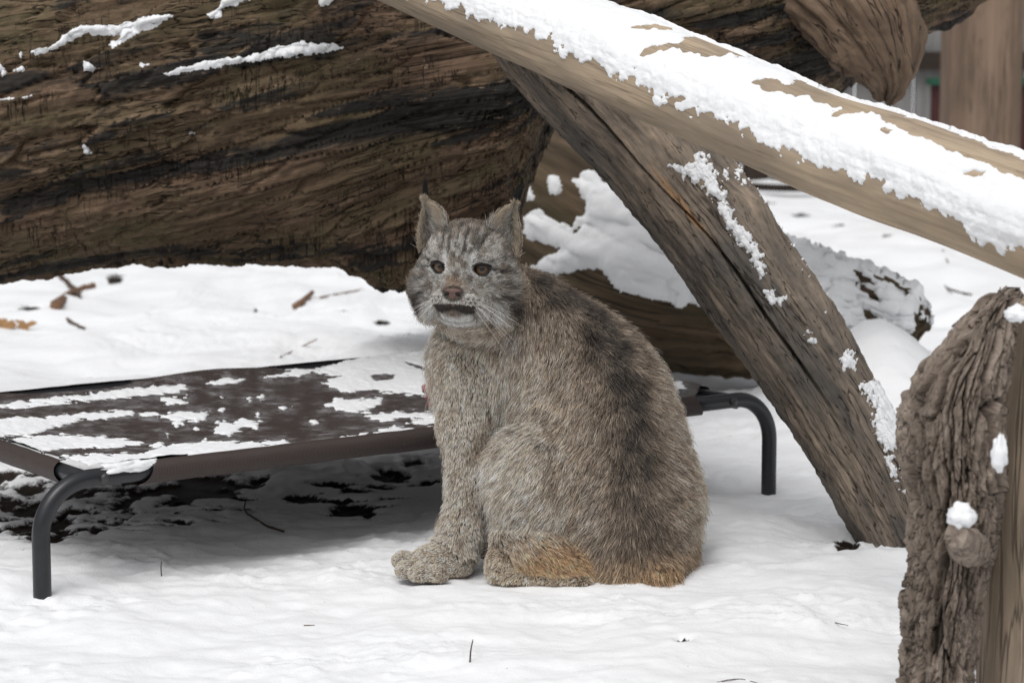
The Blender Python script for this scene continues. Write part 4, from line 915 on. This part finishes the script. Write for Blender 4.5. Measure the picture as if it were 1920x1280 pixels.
fc = mix(fc, dark, 0.9 * ((eye_e < 1.35) & (hy > 12)))
fc = mix(fc, C_(.36, .26, .18), 0.7 * np.exp(-((hx / 19) ** 2 + ((hy + 20) / 13) ** 2)) * (hz > 50))                     # warm bridge
fc = mix(fc, dark, 0.55 * np.exp(-((hx / 6) ** 2 + ((hy + 4) / 5) ** 2)) * (hz > 40))
pe2 = ((ahx - 24) / 28) ** 2 + ((hy + 49) / 14) ** 2; fc = mix(fc, C_(.70, .66, .60), 0.8 * sstep(1.3, 0.5, pe2) * (hz > 40))    # whisker pads
for k_ in range(3):
    rowy = -42 - 6 * k_ - 0.05 * ahx
    fc = mix(fc, dark, 0.9 * np.exp(-((hy - rowy) / 1.9) ** 2) * sstep(16, 21, ahx) * sstep(52, 44, ahx) * (np.sin(ahx * 0.8 + k_ * 2) > -0.3) * (hz > 45))
dm = -58 - hy - 0.0022 * hx ** 2                                                          # depth below the mouth line, which droops at the corners
fc = mix(fc, white, 0.9 * sstep(1.25, 0.75, (hx / 33) ** 2 + ((dm - 22) / 15) ** 2) * (hz > 30) * (dm > 5))                # white chin
fc = mix(fc, C_(.13, .088, .067), 0.9 * sstep(1.7, 0.2, (hx / 21) ** 2 + ((dm - 9) / 12) ** 2) * (dm > 0) * (hz > 35))       # brown below the lip
th_ = np.interp(ahx, [0, 8, 22, 34, 40], [6.0, 8.0, 13.0, 9.5, 3.0]); fc = mix(fc, dark, 0.97 * sstep(th_ + 3.0, th_ - 3.5, dm) * sstep(-8, -4, dm) * sstep(42, 36, ahx) * (hz > 33))
fc = mix(fc, white, 0.85 * np.exp(-(((ahx - 62) / 13) ** 2 + ((hy + 66) / 16) ** 2)))                                     # white inside the ruff
rf_ = np.exp(-(((ahx - 84 + 0.25 * (hy + 60)) / 8) ** 2 + ((hy + 62) / 20) ** 2)); fc = mix(fc, dark, np.clip(1.4 * rf_, 0, 0.97))
fc = mix(fc, dark, 0.75 * sstep(1.9, 1.2, nose_e[keep]) * (hz > 60) * (hy > -50))
base = np.where(head[:, None], fc, base)
# collar under the chin: pale then grey shadowed by dark hairs
nb = (~head) & (nearface < 150); 
jit = np.where(head, 1.02, 1.15) * np.exp(rng.normal(0, np.where(head, 0.40, 0.36), n) + np.where(head, 0.10, 0.20) * clr)
base = np.clip(base * jit[:, None], 0.008, 0.86)
tipd = rng.random(n)
tipc = np.where((tipd < 0.34)[:, None] & (~head)[:, None], base * 0.14, np.clip(base * 1.45 + 0.05, 0, 0.86))
tipc = np.where(head[:, None], np.clip(base * np.where(tipd < .30, .28, 1.2)[:, None], 0, .88), tipc)
rootc = base * np.select([head, np.isin(rid, (4, 6))], [0.55, 0.62], 0.30)[:, None]
cols = np.stack([rootc, base * np.select([head, np.isin(rid, (4, 6))], [.8, .8], 0.50)[:, None], np.clip(base * 1.25 + 0.01, 0, .88), np.clip(base * 1.30 + 0.02, 0, .88), tipc], 1)
# ---- ear fur, tufts
def extra(P, T_, L, colr, nseg_jit=0.1):
    k = len(P); q = P[:, None] + (L[:, None] * 1.0)[:, None] * ts[None, :, None] * T_[:, None]; return q, np.repeat(colr[:, None], 5, 1)
ex_p, ex_c = [], []
for sx, F_, B_, Pl in earsets:
    nu_, nv_ = F_.shape[:2]
    for side, G in ((1, F_), (-1, B_)):
        m_ = 9000 if side == 1 else 5000; uu = rng.random(m_) ** 0.9 * (nu_ - 1.01); vv = rng.random(m_) * (nv_ - 1.01)
        i_, j_ = uu.astype(int), vv.astype(int); fu_, fv_ = (uu - i_)[:, None], (vv - j_)[:, None]
        P = G[i_, j_] * (1 - fu_) * (1 - fv_) + G[i_ + 1, j_] * fu_ * (1 - fv_) + G[i_, j_ + 1] * (1 - fu_) * fv_ + G[i_ + 1, j_ + 1] * fu_ * fv_
        vn = vv / (nv_ - 1) * 2 - 1; un = uu / (nu_ - 1)
        nf = HM[:, 2] * side
        upv = unit(G[np.minimum(i_ + 1, nu_ - 1), j_] - G[i_, j_])
        if side == 1: T_ = unit(upv * 0.75 + nf * 0.35 + (HM[:, 0] * sx)[None] * (0.25 - 0.5 * vn)[:, None] + rng.normal(0, 0.2, (m_, 3))); L = rng.uniform(0.010, 0.026, m_) * (1 - 0.5 * un)
        else: T_ = unit(upv * 0.8 + nf * 0.30 + rng.normal(0, 0.12, (m_, 3))); L = rng.uniform(0.004, 0.008, m_)
        rim = sstep(0.62, 0.9, np.abs(vn)) + sstep(0.82, 0.95, un)
        cE = mix(mix(np.tile(C_(.56, .53, .48), (m_, 1)), dark * 3, sstep(0.05, .6, fbm(P * 120, 2)) * 0.5), C_(.52, .42, .30), np.clip(rim, 0, 1) * 0.65)
        if side == 1: cE = mix(cE, C_(.16, .135, .11), 0.75 * np.exp(-((vn - 0.25) / 0.38) ** 2) * sstep(0.9, 0.6, un))
        cE = np.clip(cE * np.exp(rng.normal(0, .25, m_))[:, None], .01, .85)
        q, c = extra(P, T_, L, cE); c[:, 0] *= 0.5; ex_p.append(q); ex_c.append(c)
    m_ = 700; uu = rng.random(m_) * 0.22 * (nu_ - 1); vv = rng.random(m_) * 0.72 * (nv_ - 1.01); P = F_[uu.astype(int), vv.astype(int)] + HM[:, 2] * 0.004 + rng.normal(0, 0.002, (m_, 3)); vn = vv / (nv_ - 1) * 2 - 1
    T_ = unit(HM @ np.array([0.35 * sx, 1.0, 0.30]) + rng.normal(0, 0.22, (m_, 3))); L = rng.uniform(0.010, 0.022, m_)
    q, c = extra(P, T_, L, np.clip(np.tile(C_(.52, .48, .43), (m_, 1)) * np.exp(rng.normal(0, .45, m_))[:, None], .02, .85)); ex_p.append(q); ex_c.append(c)
    m_ = 130; tipP = (F_[-1, nv_ // 2] + B_[-1, nv_ // 2]) / 2; dirT = unit(HM @ np.array([0.10 * sx + 0.02, 1.0, -0.05]) + (np.array([0.25, 0, 0]) if sx > 0 else 0))
    P = tipP - dirT * 0.004 + rng.normal(0, 0.0024, (m_, 3)); T_ = unit(dirT + rng.normal(0, 0.07, (m_, 3))); L = rng.uniform(0.014, 0.040, m_)
    q, c = extra(P, T_, L, np.tile(C_(.010, .009, .009), (m_, 1))); q = q + (tipP + dirT * 0.034 - q) * (ts ** 2)[None, :, None] * 0.35; ex_p.append(q); ex_c.append(c)
allp = np.vstack([pts] + ex_p).astype(np.float32); allc = np.vstack([cols] + ex_c).astype(np.float32)
hc = bpy.data.hair_curves.new('fur'); hc.add_curves([5] * len(allp))
hc.points.foreach_set('position', allp.ravel())
rad0 = np.concatenate([np.where(head, 0.00024, 0.00033), np.full(len(allp) - n, 0.00024)])
rr_ = (rad0[:, None] * np.array([1.0, 0.95, 0.8, 0.55, 0.15])[None]).astype(np.float32)
hc.points.foreach_set('radius', rr_.ravel())
ca = hc.attributes.new('coat', 'FLOAT_COLOR', 'POINT'); ca.data.foreach_set('color', np.concatenate([allc, np.ones((*allc.shape[:2], 1), np.float32)], -1).ravel())
fur = bpy.data.objects.new('fur', hc); col.objects.link(fur); adopt(fur, lynx); fur['kind'] = 'stuff'
m = bpy.data.materials.new('lynx_fur'); m.use_nodes = True; nt = m.node_tree; nt.nodes.clear()
o_ = nt.nodes.new('ShaderNodeOutputMaterial'); df = nt.nodes.new('ShaderNodeBsdfDiffuse'); tr = nt.nodes.new('ShaderNodeBsdfTranslucent'); gl = nt.nodes.new('ShaderNodeBsdfGlossy'); gl.inputs['Roughness'].default_value = 0.45
mx = nt.nodes.new('ShaderNodeMixShader'); mx.inputs[0].default_value = 0.35; mx2 = nt.nodes.new('ShaderNodeMixShader'); mx2.inputs[0].default_value = 0.03
at_n = attr(nt, 'coat').outputs['Color']
for s_n in (df, tr): nt.links.new(at_n, s_n.inputs['Color'])
nt.links.new(df.outputs[0], mx.inputs[1]); nt.links.new(tr.outputs[0], mx.inputs[2]); nt.links.new(mx.outputs[0], mx2.inputs[1]); nt.links.new(gl.outputs[0], mx2.inputs[2]); nt.links.new(mx2.outputs[0], o_.inputs[0])
hc.materials.append(m)
# ---- eyes, nose, mouth, whiskers
EYE, nt, b = mat_new('eye'); b.inputs['Roughness'].default_value = 0.06; b.inputs['Coat Weight'].default_value = 0.15; b.inputs['Specular IOR Level'].default_value = 0.35; b.inputs['Coat Roughness'].default_value = 0.03
tc = nt.nodes.new('ShaderNodeTexCoord'); sep = nt.nodes.new('ShaderNodeSeparateXYZ'); nt.links.new(tc.outputs['Object'], sep.inputs[0])
rad_ = math_n(nt, 'SQRT', math_n(nt, 'ADD', math_n(nt, 'POWER', sep.outputs[0], 2.0), math_n(nt, 'POWER', sep.outputs[1], 2.0)))
rn = math_n(nt, 'DIVIDE', rad_, 17 * HS)
er = ramp(nt, math_n(nt, 'ADD', rn, math_n(nt, 'MULTIPLY', math_n(nt, 'SUBTRACT', noise_n(nt, tc.outputs['Object'], 600, 3), 0.5), 0.10)),
          [(0.0, (0.004, 0.004, 0.004)), (0.25, (0.005, 0.005, 0.005)), (0.33, (0.075, 0.048, 0.028)), (0.50, (0.115, 0.068, 0.033)), (0.68, (0.045, 0.026, 0.014)), (0.78, (0.012, 0.009, 0.007)), (1.0, (0.02, 0.014, 0.012))])
nt.links.new(er.outputs[0], b.inputs['Base Color'])
RIM = flat_mat('dark_eye_rim', (0.012, 0.009, 0.008), rough=0.45, spec=0.4)
NOSE = flat_mat('brown_pink_nose', (0.125, 0.072, 0.060), rough=0.5, spec=0.35, var=0.25, scale=500, bump=0.3); NOSTRIL = flat_mat('nostril', (0.006, 0.004, 0.004), rough=0.7)
TONGUE = flat_mat('tongue', (0.30, 0.13, 0.12), rough=0.5, spec=0.5); WHITEH = flat_mat('whisker', (0.8, 0.78, 0.74), rough=0.5)
for sx in (-1, 1):
    c = hp(sx * 40, 10, EYZ)
    V, Fq = ellipsoid_np((0, 0, 0), np.array([17, 17, 17]) * HS, 24, 32)
    eo = mesh_np('eye', V, Fq, EYE, lynx)
    look = unit(np.array([0, 0, H_CAM]) - c + np.array([-0.25, 0, 0.1])); M3 = np.stack([unit(np.cross(np.array([0, 0, 1.0]), look)), np.cross(look, unit(np.cross(np.array([0, 0, 1.0]), look))), look], 1)
    EM = Matrix([[*M3[0], c[0]], [*M3[1], c[1]], [*M3[2], c[2]], [0, 0, 0, 1]]); eo.matrix_parent_inverse = Matrix.Identity(4); eo.matrix_basis = Matrix.Translation(-Vector(lynx.location)) @ EM
    t = np.linspace(0, 2 * math.pi, 40, endpoint=False); t = np.append(t, t[0])
    ex = 15.8 * np.cos(t); ey = np.where(np.sin(t) > 0, 9.0, 11.0) * np.sin(t) * (1 - 0.15 * np.abs(np.cos(t)))
    ey = ey + 0.10 * ex                              # outer corner a little higher than the tear corner
    xx = sx * (40 + ex); yy = 10 + ey; zz_ = EYZ + 0.6 + np.sqrt(np.maximum(17.8 ** 2 - (ex * 0.93) ** 2 - ey ** 2, 20))
    C3 = np.array([hp(a_, b_, c_) for a_, b_, c_ in zip(xx, yy, zz_)])
    wdt = np.where(np.sin(t) > 0.1, 2.3, 1.1) + 1.2 * sstep(0.8, 1.0, np.abs(np.cos(t)))
    V, Fq = tube_np(C3, wdt * HS, 8, cap=False); ro = mesh_np('eyelid_rim', V, Fq, RIM, eo); ro.matrix_parent_inverse = EM.inverted()
t = np.linspace(0, 2 * math.pi, 36, endpoint=False)
nx_ = np.where(np.sin(t) > -0.2, 19.0, 19.0) * np.cos(t) * np.clip(0.62 + 0.55 * np.sin(t) + 0.1, 0.22, 1.0); ny_ = np.where(np.sin(t) > 0, 8.5, 15) * np.sin(t)
rings = []
for q, dz in ((1.0, -8), (1.0, -1), (0.9, 3.0), (0.6, 5.5), (0.02, 6.2)): rings.append(np.array([hp(a_ * q, -34 + b_ * q, ZN - 1.5 + dz + 0.12 * b_) for a_, b_ in zip(nx_, ny_)]))
no = adopt(mesh_np('nose', np.array(rings), grid_faces(5, 36, True), NOSE), lynx)
for sx in (-1, 1):
    V, Fq = ellipsoid_np(hp(sx * 10.5, -37.0, ZN + 2.6), np.array([5.6, 3.4, 3.0]) * HS, 10, 14, R=HM @ np.array([[math.cos(.5), sx * math.sin(.5), 0], [-sx * math.sin(.5), math.cos(.5), 0], [0, 0, 1]]))
    ns = mesh_np('nostril', V, Fq, NOSTRIL, no)
V, Fq = ellipsoid_np(hp(0, -58, ZM[12] + 0.8), np.array([4.0, 2.0, 3]) * HS, 10, 16, R=HM); adopt(mesh_np('tongue', V, Fq, TONGUE), lynx)
mc = np.array([hp(x_, -59.5 - 0.0022 * x_ ** 2, z_ + 0.2) for x_, z_ in zip(np.linspace(-34, 34, 25), ZM)])
adopt(tube('lips', mc, np.interp(np.linspace(-1, 1, 25), [-1, -.5, 0, .5, 1], [0.8, 1.8, 2.0, 1.8, 0.8]) * HS, RIM, nv=8), lynx)
for sx in (-1, 1):
    for k_ in range(7):
        st_ = np.array([sx * (30 + 3 * (k_ % 3)), -45 - 4 * (k_ // 2), 76.0]); ln_ = rng.uniform(75, 115)
        dr_ = unit(np.array([sx * 1.0, -0.28 - 0.13 * k_ + rng.uniform(-.08, .08), -0.15]))
        C3 = np.array([hp(*(st_ + dr_ * ln_ * q + np.array([0, -16, -10]) * q ** 2)) for q in np.linspace(0, 1, 9)])
        adopt(tube('whisker', C3, np.linspace(0.00026, 0.00008, 9), WHITEH, nv=5), lynx)

# ------------------------------------------------------------------ twigs, leaves, broken branches
TWIG = flat_mat('twig', (0.075, 0.05, 0.035), var=0.4, scale=80); BRANCH = flat_mat('broken_branch', (0.17, 0.095, 0.055), var=0.45, scale=40, bump=0.5)
LEAF = flat_mat('dead_leaf', (0.33, 0.19, 0.09), var=0.3, scale=60, rough=0.8); MEAT = flat_mat('raw_meat', (0.27, 0.05, 0.065), var=0.5, scale=120, rough=0.3, spec=0.6)
def gpt(px, py, lift=0.0):
    p = on_ground(px, py); p = np.array(p)
    for _ in range(3):
        z = float(gz(p[0], p[1])) + lift; p = on_ground(px, py, z)
    return p
def twig(pts, r, label, mat=TWIG, stand=None, name='twig'):
    if stand is None: C = np.array([gpt(a, b, r * 0.6) for a, b in pts])
    else:
        base = gpt(*pts[0]); C = np.array([at(a, b, base[1]) for a, b in pts]); C[0, 2] -= 0.01
    C = spline(C, 14); C = C + 0.3 * r * fbm(C * 60, 2)[:, None]
    o = tube(name, C, np.linspace(r, r * 0.55, 14), mat, nv=7); return tag(o, label, 'twig')
twig([(880, 1240), (883, 1218), (887, 1198)], 0.0014, 'short dark twig standing upright in the snow in front of the lynx', stand=1)
twig([(303, 1078), (302, 1062), (303, 1052)], 0.0012, 'thin twig poking out of the snow in front of the cot shadow', stand=1)
twig([(532, 996), (500, 985), (472, 968), (458, 955), (460, 940)], 0.0026, 'curved dark twig lying in the shade under the cot')
twig([(525, 670), (555, 655), (595, 635)], 0.0028, 'thin pale twig lying on snow just beyond the cot', BRANCH)
twig([(600, 558), (640, 550), (680, 543)], 0.004, 'faint twig half covered by snow under the fallen trunk', BRANCH)
twig([(1345, 1278), (1385, 1272), (1420, 1279)], 0.0009, 'hair thin stem lying on the snow near the barked stump')
twig([(1560, 1164), (1572, 1168), (1590, 1172)], 0.0009, 'tiny straw on bright snow left of the barked stump')
twig([(570, 1172), (590, 1171)], 0.0011, 'tiny brown straw on the snow between cot and front paw', BRANCH)
twig([(1768, 470), (1772, 480), (1778, 492)], 0.004, 'short stem on far snow under the sloping pole', stand=None)
twig([(1762, 525), (1775, 540), (1800, 548), (1822, 552)], 0.005, 'bent dark twig on far snow above the barked stump')
twig([(105, 572), (140, 548), (175, 535)], 0.020, 'broken brown branch end sticking out of snow under the trunk', BRANCH, name='broken_branch')
twig([(112, 520), (135, 540), (150, 560)], 0.013, 'dark split branch piece beside the broken branch end', TWIG, name='broken_branch')
twig([(552, 577), (566, 566), (585, 549)], 0.014, 'short brown branch stub sticking up alone in the snow', BRANCH, name='broken_branch')
twig([(125, 600), (140, 608), (158, 616)], 0.008, 'black curved bark sliver in the snow behind the cot', TWIG, name='bark_sliver')
def leaf(px, py, s, label, seed):
    p = gpt(px, py, 0.006); n = 9; t = np.linspace(0, 2 * math.pi, 28, endpoint=False)
    rr = s * (1 + 0.35 * np.sin(3 * t + seed) + 0.18 * np.sin(7 * t + seed * 2))
    V = [p + np.array([0, 0, 0.012])]
    for q in (0.5, 1.0):
        for ti, ri in zip(t, rr): V.append(p + np.array([q * ri * math.cos(ti), q * ri * math.sin(ti) * 0.5, 0.006 + q * ri * 0.75 * math.sin(ti) * 0.9 + 0.25 * ri * math.cos(2 * ti)]))
    Fq = [(0, 1 + k, 1 + (k + 1) % 28, 0) for k in range(28)]
    me = [(1 + k, 29 + k, 29 + (k + 1) % 28, 1 + (k + 1) % 28) for k in range(28)]
    bm = bpy.data.meshes.new('dead_leaf'); bm.from_pydata([tuple(v) for v in V], [], [f[:3] for f in Fq] + me); bm.materials.append(LEAF)
    o = bpy.data.objects.new('dead_leaf', bm); col.objects.link(o); md = o.modifiers.new('thick', 'SOLIDIFY'); md.thickness = 0.0015
    return tag(o, label, 'leaf')
leaf(46, 614, 0.026, 'curled tan oak leaf standing on the snow behind the cot', 1.0)
leaf(6, 612, 0.03, 'tan dead leaf with a dark edge beside the curled oak leaf', 2.3)
mt_ = at(806, 735, 4.38)
meat = empty('meat_scrap', tuple(mt_)); tag(meat, 'small scrap of raw red meat on the cot just behind the lynx', 'meat')
for k, (a_, b_, r_) in enumerate(((799, 729, 9), (805, 743, 8), (811, 754, 9), (816, 738, 10))):
    V, Fq = ellipsoid_np(at(a_, b_, 4.40), np.array([r_ * 1.0, r_ * 1.3, r_]) * 4.4 / F_PX, 10, 14, jit=0.4, seed=k)
    adopt(mesh_np('chunk', V, Fq, MEAT), meat)
